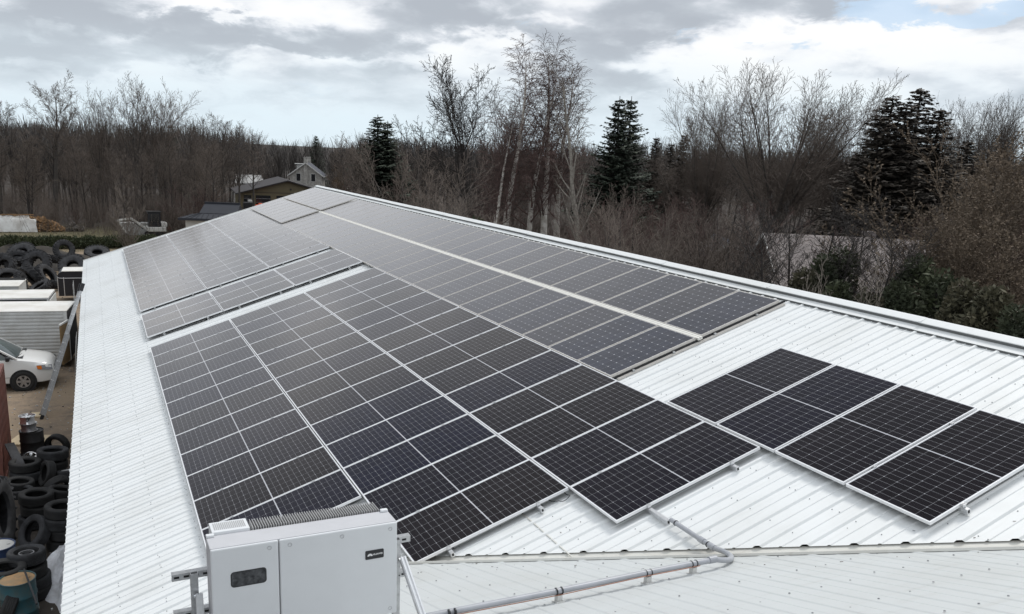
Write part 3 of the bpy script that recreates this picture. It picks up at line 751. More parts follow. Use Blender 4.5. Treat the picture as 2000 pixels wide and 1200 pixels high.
def brace(a, b):
    A, B = np.array(sp(a)), np.array(sp(b)); s = MB()
    s.bar(A, B, .040, .030, up=(0, -.4, 1)); d = (B - A) / np.linalg.norm(B - A)
    s.bar(A + np.array((.010, -.012, .012)), B + np.array((.010, -.012, .012)), .006, .012, up=(0, -.4, 1)); s.bar(A + np.array((-.012, -.012, .012)), B + np.array((-.012, -.012, .012)), .006, .012, up=(0, -.4, 1))
    s.build('leg', MT['alu'], stand)
    bb = MB(); bb.lathe([(0, .010), (.010, .010), (.010, 0)], 6, mat=Matrix.Translation(A + np.array((-.03, -.02, 0))) @ Matrix.Rotation(R_(90), 4, 'Y')); bb.build('nut', MT['galv'], stand)
brace((-.600, -17.70, 2.545), (-.60, -18.35, .0)); brace((.612, -17.68, 2.548), (.80, -19.0, 1.3))
s_ = MB(); s_.tube([sp((.56, -17.62, 2.52)), sp((.575, -17.66, 2.40)), sp((.56, -17.60, 2.2))], .006, 6); s_.tube([sp((.575, -17.62, 2.50)), sp((.60, -17.66, 2.42)), sp((.575, -17.60, 2.3))], .009, 6)
s_.build('cable', MT['black'], stand, smooth=60)

# ------------------------------------------------------------------ conduit
con = empty('conduit', (4.25, -16.9, 1.6), label='grey plastic conduit running from the panels across the lower white roof', cat='conduit')
cp = lambda p: (p[0] - 4.25, p[1] + 16.9, p[2] - 1.6)
def mz(x, h): return x / 3.0 + Z0 + h
pa = [(4.262, -15.66, mz(4.262, .085)), (4.262, -16.1, mz(4.262, .085)), (4.262, -16.38, mz(4.262, .088))]
pb = []
for i in range(9):
    a = R_(90 * i / 8.0); pb.append((4.262 - .46 * (1 - math.cos(a)), -16.38 - .56 * math.sin(a), 0))
zs0 = mz(4.262, .088); zs1 = wz(-16.92, .10)
pb = [(x, y, zs0 + (zs1 - zs0) * (i / 8.0)) for i, (x, y, _) in enumerate(pb)]
pc = [(3.6, -16.945, wz(-16.945, .10)), (3.0, -16.945, wz(-16.945, .103)), (2.2, -16.94, wz(-16.94, .098)), (1.2, -16.91, wz(-16.91, .10)), (0.45, -16.9, wz(-16.9, .10))]
path = pa + pb[1:] + pc
s_ = MB(); s_.tube([cp(p) for p in path], .0255, 14); s_.build('pipe', MT['pvc'], con, smooth=50)
s_ = MB(); s_.tube([cp((p[0], p[1] - .030, p[2] - .016 + .004 * math.sin(i * 2.1))) for i, p in enumerate(pc)], .004, 5); s_.build('ground_wire', mat('copper_wire', (0.32, 0.15, 0.10), .5, .3, noise=.1), con)
for (a, b) in (((4.262, -16.14, mz(4.262, .085)), (4.262, -16.22, mz(4.262, .085))), ((4.262, -16.30, mz(4.262, .088)), (4.262, -16.38, mz(4.262, .088))), ((3.80, -16.94, wz(-16.94, .10)), (3.72, -16.94, wz(-16.94, .10)))):
    s_ = MB(); s_.tube([cp(a), cp(b)], .0325, 14); s_.build('coupling', MT['pvc'], con, smooth=50)
for x in (3.55, 3.07, 2.20, 1.27, 0.7):
    y = -16.945; z = wz(y)
    s_ = MB(); s_.box(cp((x, y, z + .038)), (.045, .05, .066)); s_.box(cp((x, y, z + .006)), (.075, .09, .012), WINGROT); s_.build('pipe_support', MT['trim'], con)
    for q in (-.025, .025):
        s_ = MB(); s_.tube([cp((x + q - .004, y, z + .10)), cp((x + q + .004, y, z + .10))], .0305, 14); s_.build('strap', MT['black'], con, smooth=50)
for y in (-15.75, -16.28):
    s_ = MB(); s_.tube([cp((4.262, y - .005, mz(4.262, .085))), cp((4.262, y + .005, mz(4.262, .085)))], .031, 12); s_.build('strap', MT['black'], con, smooth=50)

# ------------------------------------------------------------------ yard: tyres
def tyre_mesh(name, D, Wd, Dr, lugs=0, lug_h=0.0, chevron=False, m='rubber', groove=True, n=36):
    """tyre lying in the xy plane, centred on its axle; hollow, with a real bead opening"""
    R, r, w = D / 2, Dr / 2, Wd / 2; mb = MB(); t = .012 + .02 * D
    out = [(r, -w * .55), (r + .10 * (R - r), -w * .80), (r + .45 * (R - r), -w * 1.0), (R - .16 * (R - r), -w * .93), (R - .03 * (R - r), -w * .78)]
    if groove and not lugs:
        tr = []; k = 5
        for i in range(k):
            a = -w * .74 + (w * 1.48) * i / k; b = a + w * 1.48 / k * .82
            tr += [(R, a), (R, b), (R - .012, b + .003), (R - .012, b + w * 1.48 / k * .18 - .003)]
        tr = tr[:-2]
    else: tr = [(R - .005, -w * .4), (R, 0), (R - .005, w * .4)]
    out = out + tr + [(p[0], -p[1]) for p in out[::-1]]
    inn = [(r, w * .50), (r + .4 * (R - r), w * .85), (R - .14 * (R - r) - t, w * .7), (R - .10 * (R - r) - t, 0), (R - .14 * (R - r) - t, -w * .7), (r + .4 * (R - r), -w * .85), (r, -w * .50)]
    mb.lathe(out + inn, n, closed=True)
    for i in range(lugs):
        a = 2 * math.pi * i / lugs
        for sgn in (-1, 1):
            a2 = a + (math.pi / lugs if sgn > 0 else 0)
            if chevron: p0, p1 = (a2, sgn * w * .02), (a2 + 1.5 * math.pi / lugs, sgn * w * .98)
            else: p0, p1 = (a2, sgn * w * .12), (a2 + .3 * math.pi / lugs, sgn * w * 1.0)
            P = lambda q, rr: np.array((rr * math.cos(q[0]), rr * math.sin(q[0]), q[1]))
            mb.bar(P(p0, R + lug_h * .3), P(p1, R - lug_h * .55), lug_h * (1.1 if chevron else 2.2), lug_h * 1.7, up=P(((p0[0] + p1[0]) / 2, 0), 1.0))
    o = mb.build(name, MT[m], smooth=35)
    me = o.data; bpy.data.objects.remove(o); return me
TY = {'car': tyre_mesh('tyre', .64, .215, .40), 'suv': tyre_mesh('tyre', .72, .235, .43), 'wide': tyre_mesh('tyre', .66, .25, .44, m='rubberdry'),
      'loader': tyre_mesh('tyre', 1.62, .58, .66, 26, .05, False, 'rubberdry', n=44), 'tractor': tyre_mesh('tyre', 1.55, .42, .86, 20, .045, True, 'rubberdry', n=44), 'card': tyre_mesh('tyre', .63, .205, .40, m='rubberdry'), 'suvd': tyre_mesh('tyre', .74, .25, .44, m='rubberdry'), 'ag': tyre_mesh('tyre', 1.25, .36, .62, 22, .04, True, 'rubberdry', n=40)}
def tyre(kind, loc, lean=0.0, face=0.0, label='', group=None, roll=0.0):
    """lean 0 = lying flat, 90 = standing; face = heading of the axle"""
    root = empty('tyre', loc, label=label, cat='tyre', group=group)
    root.rotation_mode = 'QUATERNION'
    root.rotation_quaternion = (Matrix.Rotation(R_(face), 4, 'Z') @ Matrix.Rotation(R_(lean), 4, 'Y') @ Matrix.Rotation(R_(roll), 4, 'Z')).to_quaternion()
    o = bpy.data.objects.new('rubber', TY[kind]); COL.objects.link(o); o.parent = root
    return root
def rim(parent, R, w, m, spokes=0, face=1, name='rim', m2=None):
    b = MB(); b.lathe([(R * 1.03, w / 2), (R * .97, w / 2), (R * .90, w * .25), (R * .86, -w * .2), (R * .97, -w / 2), (R * 1.03, -w / 2)], 36)
    z = w * .28 * face
    if spokes:
        b.lathe([(0, z + .012), (R * .24, z + .012), (R * .26, z - .02), (0, z - .02)], 24)
        for i in range(spokes):
            a = 2 * math.pi * i / spokes
            for s in (-.11, .11):
                b.bar((R * .2 * math.cos(a), R * .2 * math.sin(a), z), (R * .92 * math.cos(a + s), R * .92 * math.sin(a + s), z + .008 * face), R * .17, .022)
    else:
        b.lathe([(0, z * .5), (R * .30, z * .5), (R * .34, z * .9), (R * .55, z), (R * .62, z * .2), (R * .88, z * .1)], 36)
        for i in range(10):
            a = 2 * math.pi * i / 10
            b.box((R * .74 * math.cos(a), R * .74 * math.sin(a), z * .25), (R * .16, R * .12, .012), Matrix.Rotation(a, 3, 'Z'))
    return b.build(name, m, parent, smooth=40)
def gpt(px, py, z=GZ): return tuple(atz(px, py, z))
NG = 'scrap tyres beside the eave'
near = [  # kind, px, py of the centre, height of the centre, lean, heading, label
    ('car', 112, 870, GZ + .33, 84, 62, 'black car tyre standing upright on its tread right beside the black barrel'),
    ('suv', 103, 886, GZ + .70, 4, 30, 'tyre lying tilted on a stack just below the upright tyre by the barrel'),
    ('suv', 104, 897, GZ + .42, 2, 0, 'lower tyre under the tilted one next to the black barrel'),
    ('suv', 49, 908, GZ + .62, 2, 0, 'flat lying tyre atop the stack next to the maroon container'),
    ('suv', 49, 921, GZ + .36, 2, 0, 'middle tyre of the stack next to the maroon container'),
    ('car', 49, 934, GZ + .12, 1, 0, 'bottom tyre of the stack next to the maroon container'),
    ('car', 92, 925, GZ + .45, 72, 200, 'tyre leaning on edge between the two front stacks of flat tyres'),
    ('car', 136, 925, GZ + .40, 15, 100, 'tyre with a silver alloy rim half hidden under the eave'),
    ('car', 112, 953, GZ + .42, 66, 120, 'tyre leaning with its round hole turned aside, in the middle of the heap'),
    ('car', 38, 946, GZ + .50, 6, 0, 'low flat tyre behind the big tractor tyre, farther of two'),
    ('car', 36, 962, GZ + .48, 4, 60, 'low flat tyre behind the big tractor tyre, nearer of two'),
    ('suv', 71, 971, GZ + .66, 3, 0, 'flat tyre atop the stack right of the tractor tyre'),
    ('suv', 71, 987, GZ + .40, 2, 0, 'middle tyre of the stack right of the tractor tyre'),
    ('suv', 71, 1003, GZ + .14, 1, 0, 'bottom tyre of the stack right of the tractor tyre'),
    ('car', 122, 962, GZ + .52, 14, 20, 'flat tyre near the eave, behind the tall stack by the snow'),
    ('suv', 123, 995, GZ + .88, 3, 0, 'top tyre of the tall stack by the snow patch'),
    ('suv', 122, 1012, GZ + .64, 2, 0, 'second tyre down in the tall stack by the snow patch'),
    ('suv', 122, 1028, GZ + .40, 2, 0, 'third tyre down in the tall stack by the snow patch'),
    ('suv', 122, 1044, GZ + .14, 1, 0, 'lowest tyre of the tall stack by the snow patch'),
    ('suv', 68, 1040, GZ + .46, 58, 215, 'tyre leaning sideways over the gap before the blue drum'),
    ('wide', 52, 1086, GZ + .84, 4, 90, 'tyre with a dark steel rim on top of the stack behind the teal drum'),
    ('suv', 54, 1104, GZ + .58, 2, 0, 'second tyre of the stack behind the teal drum'),
    ('suv', 55, 1122, GZ + .34, 2, 0, 'third tyre of the stack behind the teal drum'),
    ('suv', 56, 1138, GZ + .12, 1, 0, 'bottom tyre of the stack behind the teal drum'),
    ('suv', 8, 1116, GZ + .80, 3, 0, 'flat tyre left of the rusty lid, below the blue drum'),
    ('suv', 8, 1136, GZ + .52, 3, 0, 'second tyre of the stack left of the rusty lid'),
    ('suv', 20, 1190, GZ + .36, 72, 170, 'tyre leaning against the teal drum at the bottom left corner'),
]
NT_ = []
for i_, (kd, px, py, z, lean, face, lab) in enumerate(near): NT_.append(tyre(kd + 'd' if i_ % 3 == 1 and kd in ('car', 'suv') else kd, gpt(px, py, z), lean, face, lab, NG))
# stacked tyres share the plan position of the tyre on top
for top, unders in ((1, [2]), (3, [4, 5]), (11, [12, 13]), (15, [16, 17, 18]), (20, [21, 22, 23]), (24, [25])):
    for i, q in enumerate(unders):
        NT_[q].location.x = NT_[top].location.x + .03 * math.sin(q * 2.3); NT_[q].location.y = NT_[top].location.y + .03 * math.cos(q * 1.7)
rim(NT_[20], .225, .2, MT['darksteel'], 0, 1, 'steel_rim'); 
b_ = MB(); b_.lathe([(.115, .068), (.125, .072), (.135, .068), (.125, .064)], 30, closed=True); b_.build('trim_ring', MT['steel'], NT_[20], smooth=50)
rim(NT_[7], .19, .19, MT['chrome'], 5, 1, 'alloy_rim')
tyre('tractor', tuple(atz(-8, 1005, GZ + .78)), 86, -8, 'big lugged tractor tyre standing at the left edge before the container', None)
def lone_rim(px, py, z, R, w, m, spokes, lean, face, lab):
    root = empty('wheel_rim', gpt(px, py, z), label=lab, cat='wheel rim'); root.rotation_mode = 'QUATERNION'
    root.rotation_quaternion = (Matrix.Rotation(R_(face), 4, 'Z') @ Matrix.Rotation(R_(lean), 4, 'Y')).to_quaternion()
    rim(root, R, w, m, spokes, 1, 'barrel'); return root
# drums
def drum(px, py, R, H, m, mtop, lab, top=False, lid=True):
    root = empty('drum', gpt(px, py), label=lab, cat='drum')
    b = MB(); pr = [(R * .98, 0), (R, .02)]
    for zz in (H * .33, H * .66): pr += [(R, zz - .03), (R + .012, zz - .012), (R + .012, zz + .012), (R, zz + .03)]
    pr += [(R, H - .02), (R + .01, H - .012), (R + .01, H), (R - .008, H), (R - .01, H - .02)]
    b.lathe(pr, 40); b.build('shell', m, root, smooth=35)
    b = MB(); b.lathe([(R - .009, H - .02), (0, H - .018)], 40)
    b.lathe([(.028, H - .017), (.028, H - .004), (0, H - .004)], 16, mat=Matrix.Translation((R * .6, 0.02, 0)))
    b.build('lid', mtop, root, smooth=35)
    return root
d1 = drum(42, 1216, .29, .88, MT['teal'], MT['rust'], 'teal steel drum with a rusty orange lid at the lower left')
d2 = drum(4, 1145, .29, .88, MT['blue'], MT['concrete'], 'blue steel drum cut by the left edge of the picture')
d3 = drum(66, 896, .29, .82, MT['blackdrum'], MT['blackdrum'], 'black barrel with two wheel rims stacked on top')
dl = Vector(d3.location)
for k, (m_, sp_, lab) in enumerate(((MT['steel'], 0, 'grey steel wheel rim lying on the black barrel, under the bright one'), (MT['chrome'], 7, 'bright alloy wheel rim topping the pile on the black barrel'))):
    r_ = empty('wheel_rim', dl + Vector((-.05 - .015 * k, -.03, .82 + .115 + k * .215)), label=lab, cat='wheel rim'); rim(r_, .205 - .005 * k, .2, m_, sp_, 1, 'barrel')
lone_rim(61, 899, GZ + .50, .2, .18, MT['chrome'], 6, 62, 250, 'bright spoked alloy rim lying among the tyres in front of the barrel')
lone_rim(50, 891, GZ + .40, .21, .17, MT['darksteel'], 0, 25, 120, 'dark steel rim behind the bright spoked rim by the barrel')
def plank(name, a, b, w, t, m, lab, cat):
    a, b = Vector(a), Vector(b); root = empty(name, a, label=lab, cat=cat)
    s = MB(); s.bar((0, 0, 0), b - a, w, t); s.build('board', m, root, bevel=.004); return root
plank('plank', gpt(40, 910, GZ + .62), gpt(18, 867, GZ + .95), .22, .045, MT['rubberdry'], 'dark plank leaning up against the maroon container over the tyres', 'plank')
plank('pry_bar', gpt(72, 1180, GZ + .86), gpt(47, 1112, GZ + .98), .03, .03, MT['darksteel'], 'dark iron bar lying slanted across the rusty drum lid', 'bar')
a_, b_2 = gpt(22, 868), gpt(100, 868)
bo = empty('timber', (0, 0, 0), label='pale timber plank lying on the ground behind the black barrel', cat='timber')
s_ = MB(); s_.bar((a_[0], a_[1] + .25, GZ + .03), (b_2[0], b_2[1] + .25, GZ + .03), .85, .06); s_.build('board', MT['board'], bo); 
bo2 = empty('offcut', (0, 0, 0), label='small pale board offcut lying beside the foot of the ladder', cat='timber'); s_ = MB(); p_ = gpt(72, 812); s_.box((p_[0], p_[1], GZ + .02), (.35, .5, .04)); s_.build('board', MT['board'], bo2)
# snow patch
def blob_mesh(cx, cy, rx, ry, h, seed, n=40, k=7):
    r = random.Random(seed); ph = [r.uniform(0, 6.28) for _ in range(6)]; mb = MB(); V = []
    for i in range(k + 1):
        t = i / k
        for j in range(n):
            a = 2 * math.pi * j / n; w = 1 + .16 * math.sin(3 * a + ph[0]) + .10 * math.sin(5 * a + ph[1]) + .07 * math.sin(9 * a + ph[2])
            hh = h * (1 - t * t) * (1 + .25 * math.sin(4 * a + ph[3] + 5 * t) + .2 * math.sin(9 * a + ph[4] - 7 * t))
            V.append((cx + rx * t * w * math.cos(a), cy + ry * t * w * math.sin(a), max(0, hh)))
    Fs = [(i * n + j, (i + 1) * n + j, (i + 1) * n + (j + 1) % n, i * n + (j + 1) % n) for i in range(k) for j in range(n)]
    return mb.add(V, Fs)
sn = blob_mesh(0, 0, .50, 1.9, .40, 5).build('snow_patch', MT['snow'], smooth=60, loc=(-1.92, -4.3, GZ - .02)); tag(sn, 'patch of old grey snow melting on the ground below the eave', 'snow')
# pebbles and scraps: uncountable litter
def litter():
    r = random.Random(77); mb = MB()
    for _ in range(1500):
        y = r.uniform(-8, 22) if r.random() < .8 else r.uniform(20, 46); x = r.uniform(-5.5, -1.6) - max(0, y - 5) * .05
        s = r.uniform(.008, .035)
        mb.box((x, y, GZ + s * .3), (s * r.uniform(.7, 2.2), s * r.uniform(.7, 1.6), s), Matrix.Rotation(r.uniform(0, 3), 3, 'Z'), r.choice((0, 0, 0, 1, 2)))
    tag(mb.build('gravel', [MT['concrete'], MT['board'], MT['darksteel']]), 'loose stones and scraps scattered over the dirt yard', 'gravel', kind='stuff')
litter()

# ------------------------------------------------------------------ yard: container, van, trailers, ladder
ctn = empty('shipping_container', (-3.49, 3.42, GZ), label='maroon steel shipping container at the left edge of the yard', cat='container')
s_ = MB(); CL, CWd, CH = 6.06, 2.44, 2.59
for i in range(44):
    x0 = -CL + .1 + i * (CL - .2) / 44; wv = (CL - .2) / 44; dpt = .03 if i % 2 else 0.0
    for yy, sg in ((-CWd, 1), (0, -1)):
        s_.box2((x0, yy + (dpt if sg > 0 else -dpt - .03), .12), (x0 + wv, yy + (dpt + .03 if sg > 0 else -dpt), CH - .1))
for i in range(16):
    y0 = -CWd + .1 + i * (CWd - .2) / 16; dpt = .03 if i % 2 else 0
    s_.box2((-dpt - .03, y0, .12), (-dpt, y0 + (CWd - .2) / 16, CH - .1))
s_.build('corrugated_wall', MT['maroon'], ctn)
s_ = MB()
for y in (-CWd, -.1):
    s_.box2((-.1, y, 0), (.004, y + .1, CH)); s_.box2((-CL, y, 0), (-CL + .1, y + .1, CH)); s_.box2((-CL, y - .003, 0), (0, y + .103, .13)); s_.box2((-CL, y - .003, CH - .1), (0, y + .103, CH + .003))
for z in (0, CH - .1): s_.box2((-.1, -CWd, z), (.006, 0, z + .12))
s_.build('corner_frame', MT['maroon'], ctn, bevel=.006)
s_ = MB(); s_.box2((-CL, -CWd + .1, CH - .05), (-.1, -.1, CH - .02)); s_.build('top', MT['maroon'], ctn)

def build_van():
    w0 = gpt(50, 764)                       # where the near front wheel stands
    root = empty('minivan', (w0[0] + .95, w0[1] + .93, GZ), (0, 0, R_(-2)), 'white minivan parked nose towards the building in front of a ribbed trailer', 'minivan')
    # body shell: stations along x (front = 0), each a half section of (y, z)
    def zt(x):                               # hood / belt line
        if x > -.06: return .74
        if x > -1.05: return .90 + .21 * min(1, ((-x - .06) / .99)) ** .75
        return 1.12
    st = [0.0, -.03, -.10, -.22, -.4, -.6, -.8, -1.0, -1.2, -1.6, -2.2, -3.0, -3.8, -4.5, -4.95, -5.10, -5.14]
    V = []; nsec = 0; mb = MB()
    for x in st:
        fr = min(1, max(0, (-x) / .45)) ** .5; bk = min(1, max(0, (5.14 + x) / .3)) ** .5
        hw = .985 * (.74 + .26 * fr) * (.86 + .14 * bk); zb = .24 + .06 * (1 - fr); z1 = zt(x)
        if x > -.12: z1 = .66 + .24 * min(1, (-x) / .12) ** .6
        half = [(0, zb), (hw * .8, zb), (hw * .97, zb + .06), (hw, .48), (hw * 1.0, .66), (hw * .985, min(.84, z1 - .06)), (hw * .93, z1 - .035), (hw * .80, z1), (hw * .4, z1 + .03), (0, z1 + .035)]
        sec = half + [(-y, z) for y, z in half[-2:0:-1]]; nsec = len(sec)
        V += [(x, y, z) for y, z in sec]
    Fs = [(i * nsec + j, i * nsec + (j + 1) % nsec, (i + 1) * nsec + (j + 1) % nsec, (i + 1) * nsec + j) for i in range(len(st) - 1) for j in range(nsec)]
    Fs += [tuple(range(nsec))[::-1], tuple((len(st) - 1) * nsec + j for j in range(nsec))]
    mb.add(V, Fs); body = mb.build('body', MT['vanpaint'], root, smooth=50)
    # cabin: roof, pillars, glass
    def cab(x, t, inset=0.0):               # t 0 at belt, 1 at roof
        return None
    B = dict(fx=-1.0, fr=-1.98, rx=-4.95, rr=-4.72, zb=1.10, zr=1.70, wb=.90, wr=.70)
    def P(kx, ky, kz): return (kx, ky, kz)
    roof = MB(); zs = B['zr']
    prof = [(-1.93, zs - .03), (-2.2, zs + .015), (-3.0, zs + .045), (-4.0, zs + .03), (-4.75, zs - .03)]
    V = []
    for x, z in prof:
        V += [(x, y, z + dz) for y, dz in ((-.74, -.09), (-.72, -.03), (-.6, .012), (0, .03), (.6, .012), (.72, -.03), (.74, -.09))]
    Fs = [(i * 7 + j, i * 7 + j + 1, (i + 1) * 7 + j + 1, (i + 1) * 7 + j) for i in range(len(prof) - 1) for j in range(6)]
    roof.add(V, Fs); roof.build('cabin_roof', MT['vanpaint'], root, smooth=60)
    ws = MB(); V = []
    for t in np.linspace(0, 1, 6):
        x = -1.02 + (-1.95 + 1.02) * t - .10 * math.sin(math.pi * t) * -.5; z = 1.10 + (1.685 - 1.10) * t; wv = .88 - .19 * t
        for q in np.linspace(-1, 1, 7): V.append((x - .10 * q * q, wv * q, z))
    ws.add(V, [(i * 7 + j, i * 7 + j + 1, (i + 1) * 7 + j + 1, (i + 1) * 7 + j) for i in range(5) for j in range(6)])
    ws.build('windscreen', MT['carglass'], root, smooth=60)
    for sg in (-1, 1):
        pil = MB(); pil.bar((-1.10, sg * .885, 1.10), (-2.02, sg * .712, 1.685), .07, .05); pil.bar((-2.55, sg * .893, 1.09), (-2.62, sg * .73, 1.66), .03, .11, up=(1, 0, 0)); pil.bar((-3.75, sg * .893, 1.09), (-3.8, sg * .73, 1.66), .03, .11, up=(1, 0, 0)); pil.bar((-4.95, sg * .89, 1.09), (-4.72, sg * .73, 1.66), .05, .14, up=(1, 0, 0))
        pil.build('pillar', MT['vanpaint'], root)
        for a0, a1, c0, c1 in ((-1.32, -2.50, -2.05, -2.57), (-2.60, -3.69, -2.67, -3.75), (-3.81, -4.85, -3.86, -4.70)):
            g = MB(); g.quad((a0, sg * .892, 1.10), (a1, sg * .892, 1.10), (c1, sg * .728, 1.66), (c0, sg * .728, 1.66)); g.build('side_window', MT['carglass'], root)
        m = MB(); m.box((-1.36, sg * 1.03, 1.16), (.12, .20, .15)); m.build('mirror', MT['black'], root, bevel=.03)
        hl = MB(); V = []
        for t in np.linspace(0, 1, 5):
            x = -.07 - .44 * t; fr = min(1, (-x) / .45) ** .5; hw = .985 * (.74 + .26 * fr) + .03
            V += [(x, sg * hw * (.90 + .08 * t), .86 + .03 * t), (x + .02, sg * hw * .992, .70 + .05 * t)]
        hl.add(V, [(2 * i, 2 * i + 2, 2 * i + 3, 2 * i + 1) for i in range(4)]); h = hl.build('headlight', MT['lamp'], root, smooth=50)
        am = MB(); am.add([(-.37, sg * .985, .875), (-.52, sg * 1.0, .885), (-.50, sg * 1.004, .765), (-.36, sg * .998, .745)], [(0, 1, 2, 3)]); am.build('turn_signal', MT['amber'], h)
        dl_ = MB()
        dl_.box((-1.62, sg * .987, .68), (.008, .01, .82)); dl_.box((-2.60, sg * .987, .68), (.008, .01, .82)); dl_.box((-2.1, sg * .99, .86), (.16, .02, .03)); dl_.box((-2.0, sg * .988, .5), (2.6, .008, .012))
        dl_.build('door_seam', MT['darksteel'], root)
    rear = MB(); rear.quad((-4.98, -.85, 1.1), (-4.98, .85, 1.1), (-4.75, .68, 1.66), (-4.75, -.68, 1.66)); rear.build('rear_window', MT['carglass'], root)
    gr = MB()
    for z in (.56, .62, .68, .74): gr.box((.012, 0, z), (.03, 1.0, .03))
    gr.box((.0, 0, .65), (.02, 1.05, .26)); gr.build('grille', MT['black'], root)
    bpz = MB(); bpz.box((-.03, 0, .36), (.12, 1.5, .13)); bpz.box((-.012, .0, .33), (.1, 1.3, .06)); bpz.build('bumper', MT['vanpaint'], root, bevel=.03)
    wp = MB(); wp.bar((-1.0, .75, 1.13), (-1.14, -.1, 1.16), .02, .015); wp.bar((-1.02, -.05, 1.13), (-1.14, -.75, 1.16), .02, .015); wp.box((-1.02, 0, 1.115), (.16, 1.5, .02)); wp.build('wiper', MT['black'], root)
    for x in (-.95, -4.03):
        for sg in (-1, 1):
            arch = MB(); arch.lathe([(.415, -.004), (.415, .012), (0, .012)], 32, mat=Matrix.Translation((x, sg * .975, .345)) @ Matrix.Rotation(R_(90 * sg), 4, 'X') @ Matrix.Diagonal((1, 1, -1, 1))); arch.build('wheel_arch', MT['dark'], root)
            wh = empty('wheel', (x, sg * .90, .345), (R_(90), 0, 0)); wh.parent = root
            t = bpy.data.objects.new('tyre', TYV); COL.objects.link(t); t.parent = wh
            b = MB(); R = .215; f = sg * 1.0
            b.lathe([(R * 1.02, .085 * -f), (R * .95, .10 * -f), (R * .86, .085 * -f), (R * .84, .02 * -f), (0, .05 * -f)][::1], 36)
            b.build('rim', MT['darksteel'], wh, smooth=40)
            b = MB()
            for i in range(6):
                a = 2 * math.pi * i / 6
                b.bar((R * .12 * math.cos(a), R * .12 * math.sin(a), .098 * -f), (R * .93 * math.cos(a), R * .93 * math.sin(a), .102 * -f), R * .36, .014)
            b.lathe([(R * .99, .095 * -f), (R * .99, .108 * -f), (R * .86, .106 * -f), (R * .86, .095 * -f)], 36); b.lathe([(R * .26, .095 * -f), (R * .24, .118 * -f), (0, .118 * -f)], 24)
            b.build('hubcap', MT['steel'], wh, smooth=35)
    return root
TYV = tyre_mesh('van_tyre', .69, .215, .42)
build_van()

def build_trailer_white():
    # ribbed white box trailer behind the van
    br = gpt(138, 703, GZ + .30); x0, y0 = br[0] - .03, br[1]
    L, Wd, H = 6.2, 2.1, 1.85
    root = empty('box_trailer', (x0, y0, GZ), (0, 0, R_(-7.5)), 'white ribbed box trailer standing right behind the van', 'trailer')
    s = MB(); s.box2((-L, 0, .32), (0, Wd, .32 + H)); s.build('body', MT['trailer'], root)
    s = MB()
    for i in range(13):
        z = .48 + i * (H - .2) / 12.5
        s.box2((-L + .02, -.022, z), (-.10, .0, z + .075))
    s.build('side_ribs', MT['trailer'], root, bevel=.012)
    s = MB(); s.box2((-L - .02, -.03, .32 + H), (.02, Wd + .03, .36 + H)); s.build('roof', MT['trroof'], root, bevel=.01)
    s = MB(); s.box2((-.09, -.026, .30), (.02, .0, .32 + H)); s.box2((-L, -.03, .24), (0.0, .0, .33)); s.build('corner_post', MT['trim'], root)
    s = MB(); s.box2((.0, .05, .32), (.02, Wd - .05, .30 + H)); s.build('rear_opening', MT['brownroof'], root)
    d = empty('door', (.03, -.02, .32), (0, 0, R_(-98))); d.parent = root
    s = MB(); s.box2((0, 0, 0), (.95, .03, H - .35)); s.build('panel', MT['ply'], d)
    s = MB(); s.box2((-.02, -.012, -.02), (.05, .045, H - .30)); s.box2((0.05, -.012, H - .36), (.97, .045, H - .30)); s.build('door_frame', MT['trim'], d)
    for x in (-3.4, -2.6):
        w = empty('wheel', (x, .16, .33), (R_(90), 0, 0)); w.parent = root; t = bpy.data.objects.new('tyre', TYV); COL.objects.link(t); t.parent = w
    return root
build_trailer_white()
def build_trailer_dark():
    br = atz(94, 583, GZ + 2.25); x0, y0 = br[0], br[1]
    L, Wd, H = 7.0, 2.1, 1.85
    root = empty('cargo_trailer', (x0, y0, GZ), (0, 0, R_(-4.5)), 'dark blue cargo trailer with white roof and lettering, left of the black trailer', 'trailer')
    s = MB(); s.box2((-L, 0, .40), (0, Wd, .40 + H)); s.build('body', MT['trblack'], root)
    s = MB(); s.box2((-L, -.012, .36 + H), (.012, Wd + .01, .40 + H)); s.box2((-.05, -.012, .4), (.012, .0, .36 + H)); s.build('edge_trim', MT['alu'], root)
    s = MB(); s.box2((-L, .0, .401 + H), (0, Wd, .43 + H)); s.build('roof', MT['trroof'], root, bevel=.01)
    s = MB(); s.box2((.012, .1, .45), (.05, Wd - .1, .30 + H)); s.build('rear_door', MT['trim'], root)
    text_mesh('lettering', 'Lightning', .155, MT['white'], root, (-.47, -.006, .24 + H), (R_(90), 0, 0), .002)
    b2 = empty('flat_trailer', (x0 - 1.25, y0 + 3.3, GZ), (0, 0, R_(-4.5)), 'white topped trailer roof just behind the dark lettered trailer', 'trailer')
    s = MB(); s.box2((-6, 0, .4), (0, 2.0, 2.22)); s.build('body', MT['trailer'], b2)
    s = MB(); s.box2((-6.02, -.02, 2.22), (.02, 2.02, 2.27)); s.build('roof', MT['trroof'], b2)
    s = MB(); s.box2((-6.02, 1.7, 2.27), (.02, 1.76, 2.36)); s.build('roof_rail', MT['darksteel'], b2)
build_trailer_dark()
